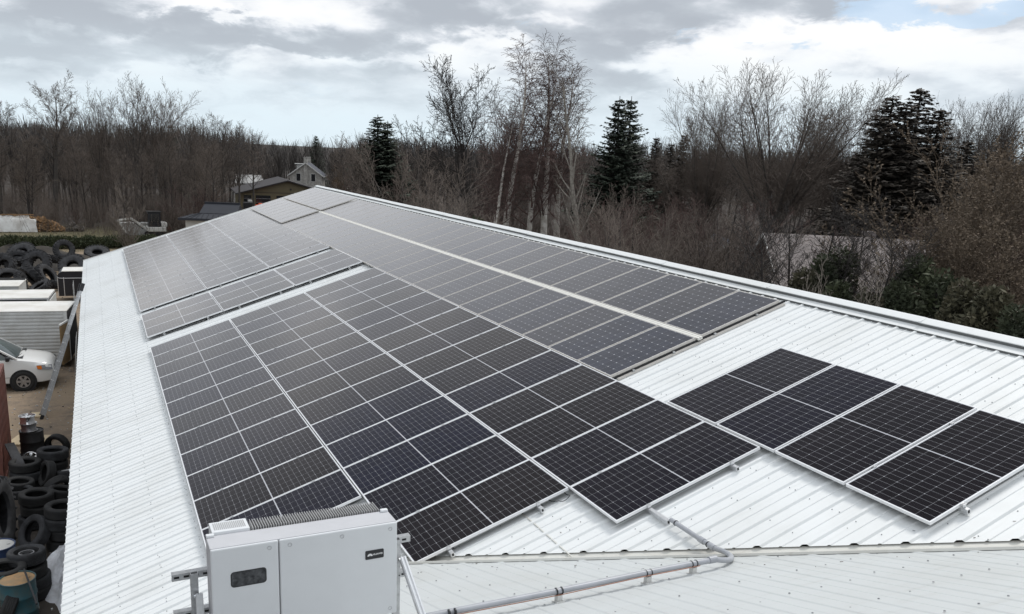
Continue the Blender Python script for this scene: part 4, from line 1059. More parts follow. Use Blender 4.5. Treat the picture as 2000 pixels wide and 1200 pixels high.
def build_trailer_black():
    br = gpt(120, 594); x0, y0 = br[0] - .12, br[1] + .4
    Wd, L, H = 2.0, 1.6, 1.30
    root = empty('black_trailer', (x0, y0, GZ), (0, 0, R_(-2)), 'black enclosed trailer with silver edges parked against the building', 'trailer')
    prof = [(0, .35), (0, .35 + H - .32), (.06, .35 + H - .12), (.22, .35 + H)]
    sec = prof + [(Wd - y, z) for y, z in prof[::-1]]
    s = MB(); s.prism([(y, 0, z) for y, z in sec], (0, 0, 0), (0, L, 0)); s.build('body', MT['trblack'], root, smooth=30)
    s = MB(); s.box2((.22, -.01, .352 + H), (Wd - .22, L, .372 + H)); s.build('roof', MT['trroof'], root)
    s = MB()
    for a, b in (((.015, .35), (.015, .35 + H - .32)), ((.30, .35), (.30, .35 + H - .30))): s.bar((a[0], -.008, a[1]), (b[0], -.008, b[1]), .03, .015, up=(0, 1, 0))
    s.tube([(.0, -.01, .30 + H - .22), (.06, -.012, .24 + H - .22), (.18, -.014, .22 + H - .22), (Wd, -.014, .22 + H - .22)], .014, 6)
    s.build('edge_trim', MT['alu'], root)
    return root
build_trailer_black()
def build_ladder():
    a = np.array(gpt(80, 816)); top = atz(160, 556, .42)
    d = top - a; L = np.linalg.norm(d); d /= L
    root = empty('ladder', a, label='grey aluminium extension ladder leaning on the eave', cat='ladder')
    r = np.array((-.10, 1.0, 0)); r -= d * (r @ d); r /= np.linalg.norm(r); n = np.cross(r, d)
    for sg in (-1, 1):
        s = MB(); o = r * .20 * sg; s.bar(o, o + d * L, .026, .07, up=n); s.build('side_rail', MT['galv'], root)
        s = MB(); s.bar(o + n * .05 + d * L * .02, o + n * .045 + d * L * .62, .022, .06, up=n); s.build('lower_rail', MT['galv'], root)
        s = MB(); s.bar(o - d * .04, o + d * .10, .045, .10, up=n); s.build('foot', MT['black'], root)
        s = MB(); s.bar(o + d * (L - .22), o + d * (L + .03), .055, .11, up=n); s.build('end_cap', MT['black'], root)
    for i in range(1, int(L / .305)):
        s = MB(); s.bar(-r * .235 + d * i * .305, r * .235 + d * i * .305, .035, .03, up=n); s.build('rung', MT['alu'], root)
build_ladder()
lp = empty('leaning_sheet', gpt(147, 722, GZ), label='weathered white sheet leaning on the wall below the eave', cat='sheet')
s_ = MB(); s_.bar((0, .3, 0), (.12, .3, 1.25), 1.5, .03, up=(1, 0, 0)); s_.build('sheet', MT['tarpw'], lp)
cg = empty('wire_rack', tuple(atz(152, 650, GZ)), label='white wire rack standing under the eave by the ladder', cat='rack')
s_ = MB()
for i in range(7): s_.bar((-.05, 0, .25 + i * .3), (-.05, 1.1, .25 + i * .3), .02, .02)
for y in (0, .55, 1.1): s_.bar((-.05, y, 0), (-.05, y, 2.2), .025, .025)
for i in range(7): s_.bar((.35, 0, .25 + i * .3), (.35, 1.1, .25 + i * .3), .02, .02)
for y in (0, .55, 1.1): s_.bar((.35, y, 0), (.35, y, 2.2), .025, .025)
s_.build('wire_frame', MT['trim'], cg)

# big scrap tyres in the far heap
FG = 'big scrap tyres in the far heap'
far = [('loader', 72, 514, .78, 66, 262, 'huge loader tyre facing the camera in the far heap, largest of all'), ('loader', 143, 522, .62, 52, 255, 'huge tyre with an oval black hole right by the roof corner'),
       ('tractor', 36, 513, .80, 70, 268, 'lugged tractor tyre just left of the largest loader tyre'), ('ag', 125, 488, 1.45, 78, 285, 'smaller tyre standing high at the back of the heap near the hedge'),
       ('loader', 44, 497, 1.25, 40, 250, 'broad tyre lying tilted behind the heap, its tread on top'), ('tractor', 8, 522, .6, 60, 230, 'dark tyre at the left edge of the far heap'),
       ('tractor', 16, 546, .62, 34, 275, 'tyre with its open hole at the left front of the heap'), ('ag', 40, 553, .55, 86, 345, 'lugged tyre seen on its tread at the front of the heap'),
       ('tractor', 64, 541, .62, 56, 25, 'chevron lugged tyre lying slanted below the largest loader tyre'), ('tractor', 92, 540, .55, 56, 335, 'chevron lugged tyre leaning just left of the black trailer'),
       ('ag', 78, 562, .30, 30, 200, 'low tyre at the foot of the heap before the trailers'), ('loader', 190, 497, .5, 25, 270, 'flat lying tyre peeping over the roof edge'),
       ('ag', 4, 506, 1.0, 30, 100, 'flat tyre at the back left of the heap'), ('ag', 101, 506, .85, 20, 60, 'flat tyre wedged between the largest loader tyre and the high standing one'), ('ag', 104, 556, .3, 20, 60, 'low flat tyre beside the black trailer')]
for kd, px, py, hc, lean, face, lab in far:
    tyre(kd, tuple(atz(px, py, GZ + hc)), lean, face, lab, FG)
hp = blob_mesh(0, 0, 4.5, 5.5, .95, 8).build('dirt_mound', MT['darksteel'], smooth=60, loc=tuple(np.array(gpt(60, 520)) + np.array((-.8, 1.0, -.02)))); hp.data.materials[0] = mat('dark_soil', (.03, .027, .024), .95, col2=(.05, .042, .034), nscale=2, bump=.5, bscale=5)
tag(hp, kind='structure')

# ------------------------------------------------------------------ vegetation
def tubes(polys, n):
    """polys: list of (pts, radii); one fast joined mesh of thin tubes"""
    MBV = []; Fs = []; base = 0; ang = np.arange(n) * 2 * math.pi / n; ca, sa = np.cos(ang), np.sin(ang)
    for pts, rad in polys:
        k = len(pts); T = np.empty_like(pts); T[1:-1] = pts[2:] - pts[:-2]; T[0] = pts[1] - pts[0]; T[-1] = pts[-1] - pts[-2]
        T /= np.linalg.norm(T, axis=1)[:, None] + 1e-9
        ref = np.where(np.abs(T[:, 2:3]) < .9, np.array([[0, 0, 1.0]]), np.array([[1.0, 0, 0]]))
        if k > 2: ref = np.repeat(ref[:1], k, 0)
        r = np.cross(T, ref); r /= np.linalg.norm(r, axis=1)[:, None] + 1e-9; q = np.cross(T, r)
        V = pts[:, None, :] + rad[:, None, None] * (ca[None, :, None] * r[:, None, :] + sa[None, :, None] * q[:, None, :])
        MBV.append(V.reshape(-1, 3))
        i = np.arange(k - 1)[:, None] * n; j = np.arange(n)[None, :]; j2 = (j + 1) % n
        Fs.append(np.stack([i + j, i + j2, i + n + j2, i + n + j], -1).reshape(-1, 4) + base); base += k * n
    return np.vstack(MBV), np.vstack(Fs)
def quick_mesh(name, V, Fq, mats, smooth=False):
    me = bpy.data.meshes.new(name); nv, nf, k = len(V), len(Fq), Fq.shape[1]
    me.vertices.add(nv); me.vertices.foreach_set('co', np.asarray(V, np.float32).ravel())
    me.loops.add(nf * k); me.loops.foreach_set('vertex_index', np.asarray(Fq, np.int32).ravel())
    me.polygons.add(nf); me.polygons.foreach_set('loop_start', np.arange(nf, dtype=np.int32) * k); me.polygons.foreach_set('loop_total', np.full(nf, k, np.int32))
    if smooth: me.polygons.foreach_set('use_smooth', np.ones(nf, bool))
    me.materials.append(mats); me.update(calc_edges=True); return me
class Tree:
    def __init__(s, seed): s.r = np.random.default_rng(seed); s.lv = [[] for _ in range(6)]
    def grow(s, p, d, L, rad, lvl, S):
        q = S[lvl]; n = q['n']; step = L / n; pts = [p]; d = d / np.linalg.norm(d); dirs = [d]
        for i in range(n):
            d = d + s.r.normal(0, q['wig'], 3) + np.array((0, 0, q['trop']))
            d /= np.linalg.norm(d); p = p + d * step; pts.append(p); dirs.append(d)
        pts = np.array(pts); rr = np.maximum(rad * (1 - (1 - q.get('end', .25)) * np.linspace(0, 1, n + 1)), S[-1]['rmin'] if isinstance(S[-1], dict) and 'rmin' in S[-1] else .004)
        s.lv[lvl].append((pts, rr))
        if lvl + 1 >= len(S) or 'cnt' not in q: return
        c = q['cnt']; c = c if lvl == 0 else max(1, int(round(c * (.55 + .45 * s.r.random() + .3 * (L > .8)))))
        az = s.r.uniform(0, 6.28)
        for j in range(c):
            t = q['t0'] + (1 - q['t0']) * (j + s.r.random() * .9) / c; t = min(t, .995)
            f = t * n; i = min(int(f), n - 1); f -= i
            pp = pts[i] * (1 - f) + pts[i + 1] * f; dd = dirs[min(i + 1, n)]; az += 2.4 + s.r.normal(0, .35)
            a = R_(q['ang'] + s.r.normal(0, q.get('asd', 8))) * (1.15 - .4 * t)
            e1 = np.cross(dd, (0, 0, 1.0)) if abs(dd[2]) < .95 else np.cross(dd, (1.0, 0, 0)); e1 /= np.linalg.norm(e1); e2 = np.cross(dd, e1)
            nd = dd * math.cos(a) + (e1 * math.cos(az) + e2 * math.sin(az)) * math.sin(a)
            vr = q.get('var', .5); l = L * q['ratio'] * (1 - q.get('fall', .5) * t) * (1 - vr / 2 + vr * s.r.random())
            s.grow(pp, nd, l, rr[min(i + 1, n)] * q.get('rr', .55), lvl + 1, S)
    def meshes(s, split, mt, mc, bud=0.0, nb=2):
        out = []; last = max(i for i, l in enumerate(s.lv) if l)
        for nm, lo, hi, n, m in (('trunk', 0, split, 6, mt), ('crown', split, 6, 3, mc)):
            pol = [q for l in s.lv[lo:hi] for q in l]
            V, Fq = tubes(pol, n)
            if bud and lo > 0:
                P = np.vstack([p[-min(nb, len(p)):] for p, _ in s.lv[last]]); k = len(P); d = s.r.normal(0, 1, (k, 3)); d /= np.linalg.norm(d, axis=1)[:, None]; e = np.cross(d, s.r.normal(0, 1, (k, 3))); e /= np.linalg.norm(e, axis=1)[:, None]
                sz = bud * (.5 + s.r.random(k))[:, None]; Q = np.stack([P - d * sz, P + e * sz * .6, P + d * sz, P - e * sz * .6], 1).reshape(-1, 3)
                Fq = np.vstack([Fq, np.arange(4 * k).reshape(-1, 4) + len(V)]); V = np.vstack([V, Q])
            out.append(quick_mesh(nm, V, Fq, m, not bud))
        return out
SPEC = {
 'forest': dict(L=13.5, rad=.17, split=2, S=[dict(n=12, wig=.03, trop=.02, cnt=20, t0=.34, ang=40, ratio=.34, fall=.5, rr=.45, end=.10), dict(n=6, wig=.06, trop=.07, cnt=10, t0=.2, ang=38, ratio=.5, fall=.5, rr=.5), dict(n=4, wig=.08, trop=.05, cnt=7, t0=.15, ang=40, ratio=.55, fall=.4), dict(n=3, wig=.1, trop=.04, rmin=.010)]),
 'fan': dict(L=7.6, rad=.20, split=2, S=[dict(n=8, wig=.025, trop=.02, cnt=10, t0=.66, ang=24, asd=10, ratio=1.15, fall=.1, var=.3, rr=.5, end=.6), dict(n=10, wig=.03, trop=.012, cnt=13, t0=.2, ang=36, ratio=.27, fall=.3, rr=.42, end=.10), dict(n=5, wig=.06, trop=.04, cnt=7, t0=.2, ang=36, ratio=.5), dict(n=3, wig=.08, trop=.03, cnt=2, t0=.4, ang=35, ratio=.5), dict(n=2, wig=.08, trop=.0, rmin=.010)]),
 'slim': dict(L=12.8, rad=.13, split=2, S=[dict(n=12, wig=.03, trop=.02, cnt=16, t0=.40, ang=32, ratio=.32, fall=.5, rr=.5, end=.12), dict(n=6, wig=.05, trop=.08, cnt=9, t0=.2, ang=32, ratio=.48, fall=.5), dict(n=4, wig=.08, trop=.06, cnt=6, t0=.2, ang=36, ratio=.5), dict(n=3, wig=.1, trop=.05, rmin=.010)]),
 'maple': dict(L=6.2, rad=.36, split=2, S=[dict(n=6, wig=.02, trop=.02, cnt=16, t0=.58, ang=31, asd=13, ratio=1.62, fall=.05, var=.22, rr=.44, end=.8), dict(n=10, wig=.035, trop=.022, cnt=20, t0=.14, ang=34, ratio=.32, fall=.25, rr=.42, end=.10), dict(n=5, wig=.05, trop=.05, cnt=9, t0=.15, ang=34, ratio=.5, fall=.4), dict(n=3, wig=.07, trop=.04, cnt=3, t0=.25, ang=34, ratio=.5), dict(n=2, wig=.08, trop=.03, rmin=.008)]),
 'oak': dict(L=8.5, rad=.25, split=2, S=[dict(n=9, wig=.05, trop=.02, cnt=15, t0=.35, ang=44, asd=14, ratio=.80, fall=.3, var=.3, rr=.48, end=.4), dict(n=9, wig=.10, trop=.05, cnt=13, t0=.25, ang=42, ratio=.40, fall=.4, rr=.45, end=.12), dict(n=5, wig=.13, trop=.05, cnt=8, t0=.15, ang=44, ratio=.5), dict(n=4, wig=.15, trop=.03, cnt=3, t0=.3, ang=40, ratio=.5), dict(n=2, wig=.15, trop=.02, rmin=.010)]),
 'birch': dict(L=15.2, rad=.24, split=1, S=[dict(n=14, wig=.03, trop=.02, cnt=36, t0=.34, ang=38, asd=10, ratio=.24, fall=.62, rr=.40, end=.08), dict(n=7, wig=.05, trop=.09, cnt=11, t0=.2, ang=40, ratio=.48, fall=.3, rr=.5), dict(n=5, wig=.07, trop=-.12, cnt=6, t0=.2, ang=34, ratio=.55), dict(n=4, wig=.07, trop=-.18, rmin=.0075)]),
 'pole': dict(L=14, rad=.21, split=2, S=[dict(n=12, wig=.04, trop=.02, cnt=22, t0=.30, ang=32, ratio=.20, fall=.3, rr=.45, end=.15), dict(n=5, wig=.06, trop=.12, cnt=7, t0=.25, ang=30, ratio=.45), dict(n=3, wig=.08, trop=.06, cnt=3, t0=.3, ang=35, ratio=.5), dict(n=2, wig=.1, trop=.05, rmin=.0095)]),
 'elm': dict(L=14.6, rad=.30, split=2, S=[dict(n=14, wig=.02, trop=.015, cnt=20, t0=.50, ang=60, asd=10, ratio=.36, fall=.5, rr=.5, end=.12), dict(n=8, wig=.06, trop=.03, cnt=12, t0=.2, ang=38, ratio=.38, fall=.4, rr=.45, end=.12), dict(n=5, wig=.09, trop=.03, cnt=8, t0=.2, ang=38, ratio=.5), dict(n=3, wig=.1, trop=.02, cnt=3, t0=.3, ang=38, ratio=.5), dict(n=2, wig=.1, trop=.0, rmin=.010)]),
}
def proto_tree(kind, seed):
    q = SPEC[kind]; t = Tree(seed); t.grow(np.zeros(3), np.array((0, 0, 1.0)), q['L'], q['rad'], 0, q['S'])
    mx = max(p[:, 2].max() for l in t.lv for p, _ in l); return t, q['split'], mx
def proto_shrub(seed, stems=16, H=7.0, spread=34, dens=9, rmin=.006):
    t = Tree(seed); S = [dict(n=8, wig=.04, trop=.025, cnt=dens, t0=.15, ang=28, ratio=.34, fall=.4, rr=.5, end=.15), dict(n=5, wig=.06, trop=.05, cnt=7, t0=.2, ang=32, ratio=.48), dict(n=3, wig=.08, trop=.03, cnt=3, t0=.3, ang=34, ratio=.5), dict(n=2, wig=.08, trop=.02, rmin=rmin)]
    for i in range(stems):
        a = t.r.uniform(0, 6.28); b = R_(abs(t.r.normal(0, spread * .6))); d = np.array((math.sin(b) * math.cos(a), math.sin(b) * math.sin(a), math.cos(b)))
        t.grow(np.array((.3 * math.cos(a), .3 * math.sin(a), 0)) * t.r.random(), d, H * (.55 + .5 * t.r.random()), .045 * H / 7, 0, S)
    mx = max(p[:, 2].max() for l in t.lv for p, _ in l); return t, 1, mx
def proto_spruce(seed, H=12.0, base=2.4, m='needle', dens=1.0, two=False):
    r = np.random.default_rng(seed); tr = []; V = []
    tr.append((np.array([(0, 0, 0), (0, 0, H * .5), (0, 0, H)], float), np.array((.18, .10, .015))))
    z = H * .06; bl = []
    while z < H * .985:
        t = z / H; Lb = base * (1 - t) ** .8 * (.75 + .4 * r.random()) + .14
        nb = int((10 if t < .8 else 7) * dens + 1)
        a0 = r.uniform(0, 6.28)
        for i in range(nb):
            a = a0 + 2 * math.pi * i / nb + r.normal(0, .2); L = Lb * (.65 + .5 * r.random()); k = 5
            pitch = -.10 - .30 * (1 - t) + r.normal(0, .06); p = np.array((0, 0, z + r.normal(0, .06))); pts = [p]
            for j in range(k):
                dz = pitch + .14 * j; d = np.array((math.cos(a), math.sin(a), dz)); p = p + d / np.linalg.norm(d) * L / k; pts.append(p)
            pts = np.array(pts); bl.append((pts, np.linspace(.022, .005, k + 1)))
            nn = max(9, int(L * 24 * dens))
            s = np.clip(r.random(nn) ** .75, .05, 1) * k; ii = np.minimum(s.astype(int), k - 1); f = (s - ii)[:, None]
            c = pts[ii] * (1 - f) + pts[ii + 1] * f
            side = np.where(r.random(nn) < .5, -1, 1); b = a + side * (R_(50) + r.normal(0, .35, nn))
            ln = (.16 + .30 * L * .3) * (1.25 - .8 * s / k) * (.7 + .6 * r.random(nn)); w = .05 + .045 * r.random(nn)
            dv = np.stack([np.cos(b), np.sin(b), -.35 + r.normal(0, .25, nn)], -1); dv /= np.linalg.norm(dv, axis=1)[:, None]
            px = np.stack([-np.sin(b), np.cos(b), r.normal(0, .4, nn)], -1); px /= np.linalg.norm(px, axis=1)[:, None]
            A = c; B = c + dv * ln[:, None] * .55 + px * w[:, None]; Cc = c + dv * ln[:, None]; D = c + dv * ln[:, None] * .55 - px * w[:, None] - np.array((0, 0, .02))
            V.append(np.stack([A, B, Cc, D], 1).reshape(-1, 3))
        z += (.20 + .10 * (1 - t)) * (.8 + .4 * r.random())
    tv, tf = tubes(tr + [], 6); bv, bf = tubes(bl, 3)
    tv2 = np.vstack([tv, bv]); tf2 = np.vstack([tf, bf + len(tv)])
    V = np.vstack(V); Fq = np.arange(len(V)).reshape(-1, 4)
    return [quick_mesh('trunk', tv2, tf2, MT['barkdark'], True), quick_mesh('crown', V, Fq, MT[m])], H
def leaf_cloud(seed, blobs, n, size, flat=.0):
    """leaf sprays spread over several rounded clumps; blobs: (x, y, z, rx, ry, rz)"""
    r = np.random.default_rng(seed); out = []
    vol = np.array([b[3] * b[4] + b[4] * b[5] + b[3] * b[5] for b in blobs]); vol = vol / vol.sum()
    for b, f in zip(blobs, vol):
        k = max(8, int(n * f)); d = r.normal(0, 1, (k, 3)); d /= np.linalg.norm(d, axis=1)[:, None]
        rad = (.55 + .5 * r.random(k) ** .6)[:, None]; c = np.array(b[:3]) + d * rad * np.array(b[3:6])
        up = d * .6 + np.array((0, 0, .7)) + r.normal(0, .45, (k, 3)); up /= np.linalg.norm(up, axis=1)[:, None]
        sd = np.cross(up, r.normal(0, 1, (k, 3))); sd /= np.linalg.norm(sd, axis=1)[:, None]
        L = size * (.6 + .8 * r.random(k))[:, None]; w = L * .28
        out.append(np.stack([c - up * L * .4, c + sd * w, c + up * L * .7, c - sd * w], 1).reshape(-1, 3))
    V = np.vstack(out); return V, np.arange(len(V)).reshape(-1, 4)
def wrap(name, meshes): return (name, meshes)
PROTO = {}
def need(key, fn):
    if key not in PROTO: PROTO[key] = fn()
    return PROTO[key]
def tree_proto(kind, seed, mt, mc):
    def f():
        t, sp_, mx = proto_tree(kind, seed); return t.meshes(sp_, MT[mt], MT[mc], {'maple': .030, 'birch': .017}.get(kind, 0)), mx
    return need((kind, seed, mt, mc), f)
def shrub_proto(seed, mt, mc, bud=0.0, nb=2, **kw):
    def f():
        t, sp_, mx = proto_shrub(seed, **kw); m = t.meshes(sp_, MT[mt], MT[mc], bud, nb); m[0].name = 'stems'; return m, mx
    return need(('shrub', seed, mt, mc, str(kw)), f)
def place(name, proto, x, y, h, rot, label, cat, group=None, wide=1.0, lean=(0, 0)):
    ms, mx = proto; root = empty(name, (x, y, gz(x, y) - .05), (lean[0], lean[1], rot), label, cat, group)
    s = h / mx; root.scale = (s * wide, s * wide, s)
    for m in ms:
        o = bpy.data.objects.new(m.name.split('.')[0], m); COL.objects.link(o); o.parent = root
    return root
def ptree(name, proto, px, py, D, label, cat='tree', group=None, rot=0.0, wide=1.0, lean=(0, 0)):
    """a tree whose top shows at photo pixel px, py when it stands at depth D"""
    p = at(px, py, D); h = p[2] - gz(p[0], p[1]) + .05
    return place(name, proto, p[0], p[1], h, rot, label, cat, group, wide, lean)

rt = random.Random(5)
# trees that stand out, left to right
ptree('bare_tree', tree_proto('elm', 3, 'bark', 'twig'), 86, 132, 82, 'tall bare tree with wide arching limbs rising alone at the far left', rot=.6)
ptree('bare_tree', tree_proto('elm', 8, 'bark', 'twig'), -22, 175, 80, 'bare tree whose limbs reach in from the left edge', rot=2.0)
LG = 'tall bare trees over the left wood'
for i, (px, py, D, k, sd, lab) in enumerate([(150, 205, 88, 'slim', 2, 'short slim bare tree just right of the wide arching one'), (186, 178, 86, 'fan', 5, 'slim bare tree, leftmost of the tall group over the left wood'),
      (212, 160, 90, 'fan', 6, 'slim bare tree rising second in the tall group over the left wood'), (252, 138, 84, 'fan', 7, 'tallest bare tree of the group over the left wood'),
      (284, 148, 86, 'fan', 6, 'bare tree right beside the tallest of the left group'), (318, 162, 88, 'fan', 5, 'rightmost tall bare tree of the left group, leaning outward')]):
    ptree('bare_tree', tree_proto(k, sd, 'bark', 'twig'), px, py, D, lab, group=LG, rot=i * 1.3, wide=1.0 if k == 'fan' else 1.25)
for i, (px, py, D, lab) in enumerate([(372, 232, 98, 'bare tree at the left of the dense clump above the dark roofed house'), (402, 212, 100, 'tallest bare tree of the dense clump above the dark roofed house'), (432, 222, 102, 'bare tree right of the tallest in the dense clump'),
      (462, 232, 104, 'bare tree near the right end of the dense clump'), (490, 246, 108, 'low bare tree closing the right end of the dense clump')]):
    ptree('bare_tree', tree_proto('forest', 20 + i % 3, 'bark', 'twig'), px, py, D, lab, group='bare trees of the dense clump', rot=i * 1.1, wide=1.35)
SP1 = need('sp1', lambda: proto_spruce(1, 12, 2.8)); SP2 = need('sp2', lambda: proto_spruce(2, 12, 3.1, 'needle')); SP3 = need('sp3', lambda: proto_spruce(3, 12, 2.7, 'needlebrown', .9))
ptree('spruce', SP1, 738, 224, 84, 'dark green spruce with a double top above the far roof ridge', 'spruce', wide=1.95)
ptree('spruce', SP2, 757, 236, 85, 'slightly shorter spruce grown into the one above the far ridge', 'spruce', wide=1.6, rot=1)
ptree('spruce', SP1, 617, 264, 235, 'small distant spruce behind the white brick house', 'spruce', wide=1.3, rot=2)
ptree('spruce', SP2, 335, 244, 150, 'tiny distant spruce breaking the skyline at the left', 'spruce', wide=.9, rot=3)
ptree('spruce', SP1, 1211, 188, 58, 'tall dark spruce right of the birches, left of the twin pair', 'spruce', rot=.5, wide=1.35)
ptree('spruce', SP2, 1234, 188, 60, 'tall dark spruce forming the right half of the twin pair', 'spruce', rot=2.2, wide=1.1)
SG = 'small spruces beside the twin pair'
for px, py, D, lab in ((1283, 268, 66, 'small dull spruce first right of the tall twin pair'), (1312, 280, 70, 'low spruce between two small spruces right of the twin pair'), (1338, 262, 68, 'small pointed spruce left of the round bare maple')):
    ptree('spruce', SP3, px, py, D, lab, 'spruce', SG, rot=px * .1, wide=1.15)
for i, (px, py, D, lab) in enumerate(((1800, 172, 52, 'tallest brownish spruce of the right cluster'), (1745, 186, 53, 'brownish spruce left of the tallest in the right cluster'), (1772, 205, 50, 'brownish spruce in front of the tallest in the right cluster'), (1838, 212, 51, 'brownish spruce right of the tallest in the right cluster'), (1893, 275, 56, 'small lone spruce right of the brownish cluster'), (1722, 225, 50, 'low brownish spruce at the left of the right cluster'))):
    ptree('spruce', SP3, px, py, D, lab, 'spruce', 'brownish spruces at the right', rot=i, wide=1.85)
# middle group: dark limb tree and birches
ptree('bare_tree', tree_proto('oak', 31, 'barkdark', 'barkdark'), 940, 108, 56, 'dark bare tree with crooked limbs left of the white birches', rot=1.0, wide=.9)
ptree('bare_tree', tree_proto('oak', 35, 'barkdark', 'twig'), 985, 150, 60, 'dark bare tree mostly hidden behind the birches', rot=3.0, wide=.75)
BI = [(1006, 66, 48, 41, 'white birch with drooping reddish twigs, leftmost of the tall birches', (0, R_(2))), (1040, 90, 49, 43, 'white birch between the two tallest birches', (0, R_(-2))), (1092, 54, 49, 45, 'tallest white birch with a fine reddish crown', (0, R_(1))), (1120, 100, 52, 41, 'white birch right behind the tallest one', (0, R_(3))), (985, 190, 47, 43, 'leaning white birch low in front of the dark limbed tree', (0, R_(9)))]
for i, (px, py, D, sd, lab, ln) in enumerate(BI):
    ptree('birch', tree_proto('birch', sd, 'birchbark', 'twigred'), px - math.degrees(ln[1]) * 3, py, D, lab, 'birch', 'birches behind the ridge', rot=i * 1.7, lean=ln, wide=1.3)
ptree('bare_tree', tree_proto('pole', 51, 'barkpale', 'twigpale'), 1152, 98, 47, 'pale pole-like tree with short upright branches right of the birches', rot=.4, wide=1.2)
# maples at the right
ptree('maple', tree_proto('maple', 61, 'bark', 'twig'), 1540, 108, 54, 'large spreading bare maple with a broad fan of limbs', 'maple', rot=.8, wide=1.1)
ptree('maple', tree_proto('maple', 62, 'bark', 'twig'), 1392, 158, 60, 'rounded bare maple left of the large spreading one', 'maple', rot=2.4, wide=.78)
ptree('maple', tree_proto('maple', 61, 'bark', 'twig'), 1690, 185, 64, 'bare maple behind the brownish spruces, right of the spreading one', 'maple', rot=4, wide=.9)
ptree('maple', tree_proto('maple', 62, 'bark', 'twig'), 1888, 182, 58, 'bare maple just right of the spruce cluster', 'maple', rot=1.2, wide=.75)
ptree('maple', tree_proto('maple', 61, 'bark', 'twig'), 1950, 172, 60, 'bare maple near the right edge, against the clouds', 'maple', rot=5, wide=.75)
ptree('maple', tree_proto('maple', 62, 'bark', 'twig'), 2040, 190, 56, 'bare maple reaching in at the right edge', 'maple', rot=3, wide=.8)
# woods: individual trees one behind the other
def avoid(px, D):
    if 345 < px < 470 and D < 72: return True
    if 440 < px < 650 and D < 128: return True
    if 545 < px < 640 and D < 215: return True
    if 465 < px < 515 and D < 200: return True
    return False
protos = [tree_proto('forest', 20, 'barkdark', 'twig'), tree_proto('forest', 21, 'barkdark', 'twig'), tree_proto('forest', 22, 'barkdark', 'twig'), tree_proto('slim', 2, 'barkdark', 'twig'), tree_proto('slim', 9, 'barkdark', 'twig'), tree_proto('slim', 15, 'barkdark', 'twig')]
n = 0
while n < 105:
    px = rt.uniform(-60, 760); D = 76 + 70 * rt.random() ** 1.4
    if avoid(px, D): continue
    py = 252 + (px / 2000) * 70 + rt.gauss(14, 20)
    ptree('bare_tree', rt.choice(protos), px, py, D, 'bare grey brown tree standing in the dense wood behind the yard', group='bare trees of the left wood', rot=rt.uniform(0, 6.28), wide=rt.uniform(1.1, 1.5)); n += 1
n = 0
while n < 75:
    px = rt.uniform(650, 2060); D = 64 + 60 * rt.random()
    py = 262 + (px / 2000) * 76 + rt.gauss(12, 24) - (20 if px > 1250 else 0)
    ptree('bare_tree', rt.choice(protos), px, py, D, 'bare brown tree in the tangled wood beyond the roof ridge', group='bare trees of the wood beyond the ridge', rot=rt.uniform(0, 6.28), wide=rt.uniform(1.1, 1.5)); n += 1
# shrubs and brush in front of the woods
SHG = [shrub_proto(71, 'bark', 'twig', stems=18), shrub_proto(72, 'twig', 'twig', stems=20), shrub_proto(73, 'twigred', 'twigred', stems=18), shrub_proto(74, 'barkdark', 'twig', stems=18)]
big = [(840, 265, 46, 0, 'broad vase-shaped bare bush rising just behind the ridge'), (780, 330, 44, 1, 'bare bush left of the broad vase-shaped one'), (900, 345, 43, 3, 'bare bush right of the broad vase-shaped one'), (715, 345, 48, 2, 'reddish bare bush behind the far part of the ridge')]
for i, (px, py, D, k, lab) in enumerate(big): ptree('bare_bush', SHG[k], px, py, D, lab, 'bush', 'bare bushes behind the ridge', rot=i, wide=1.25)
n = 0
while n < 60:
    px = rt.uniform(900, 2050); D = rt.uniform(34, 58)
    if 925 < px < 1185 and D < 53: continue
    if 1440 < px < 1830 and D < 60: continue
    py = 300 + px * .04 + rt.uniform(0, 120)
    ptree('bare_bush', rt.choice(SHG), px, py, D, 'bare brown bush in the tangle beyond the roof ridge', 'bush', 'bare bushes of the tangle', rot=rt.uniform(0, 6.28), wide=rt.uniform(1.0, 1.5)); n += 1
n = 0
while n < 34:
    px = rt.uniform(-30, 700); D = rt.uniform(74, 92)
    if avoid(px, D): continue
    ptree('bare_bush', rt.choice(SHG), px, rt.uniform(350, 415), D, 'bare grey bush at the edge of the left wood', 'bush', 'bare bushes at the edge of the left wood', rot=rt.uniform(0, 6.28), wide=rt.uniform(1.1, 1.7)); n += 1
TANP = shrub_proto(81, 'tan', 'tan', stems=22, spread=24, dens=11, H=8, bud=.05)
ptree('tan_bush', TANP, 676, 322, 84, 'tan orange bare tree glowing beside the far ridge end', 'bush', wide=.95)
OLP = shrub_proto(83, 'olivetwig', 'olivetwig', stems=26, spread=32, dens=13, H=9, rmin=.006, bud=.05, nb=3)
for i, (px, py, D, lab) in enumerate(((1995, 236, 36, 'tall yellow brown bush at the right edge'), (1930, 300, 34, 'yellow brown bush left of the tallest one at the right edge'), (1965, 400, 30, 'low yellow brown bush at the right edge above the ridge'), (1890, 380, 32, 'yellow brown bush between the cedars and the right edge'))):
    ptree('tan_bush', OLP, px, py, D, lab, 'bush', 'yellow brown bushes at the right', rot=i * 1.9, wide=1.25)
ptree('young_tree', shrub_proto(85, 'twigpale', 'twigpale', stems=6, spread=20, dens=12, rmin=.012), 240, 352, 62, 'pale young bare tree by the excavator boom', 'tree', wide=1.1)
ptree('young_tree', shrub_proto(86, 'twigpale', 'twigpale', stems=5, spread=22, dens=9, H=5), 1655, 500, 27, 'pale slender sapling right behind the ridge', 'tree', wide=.9, rot=1)
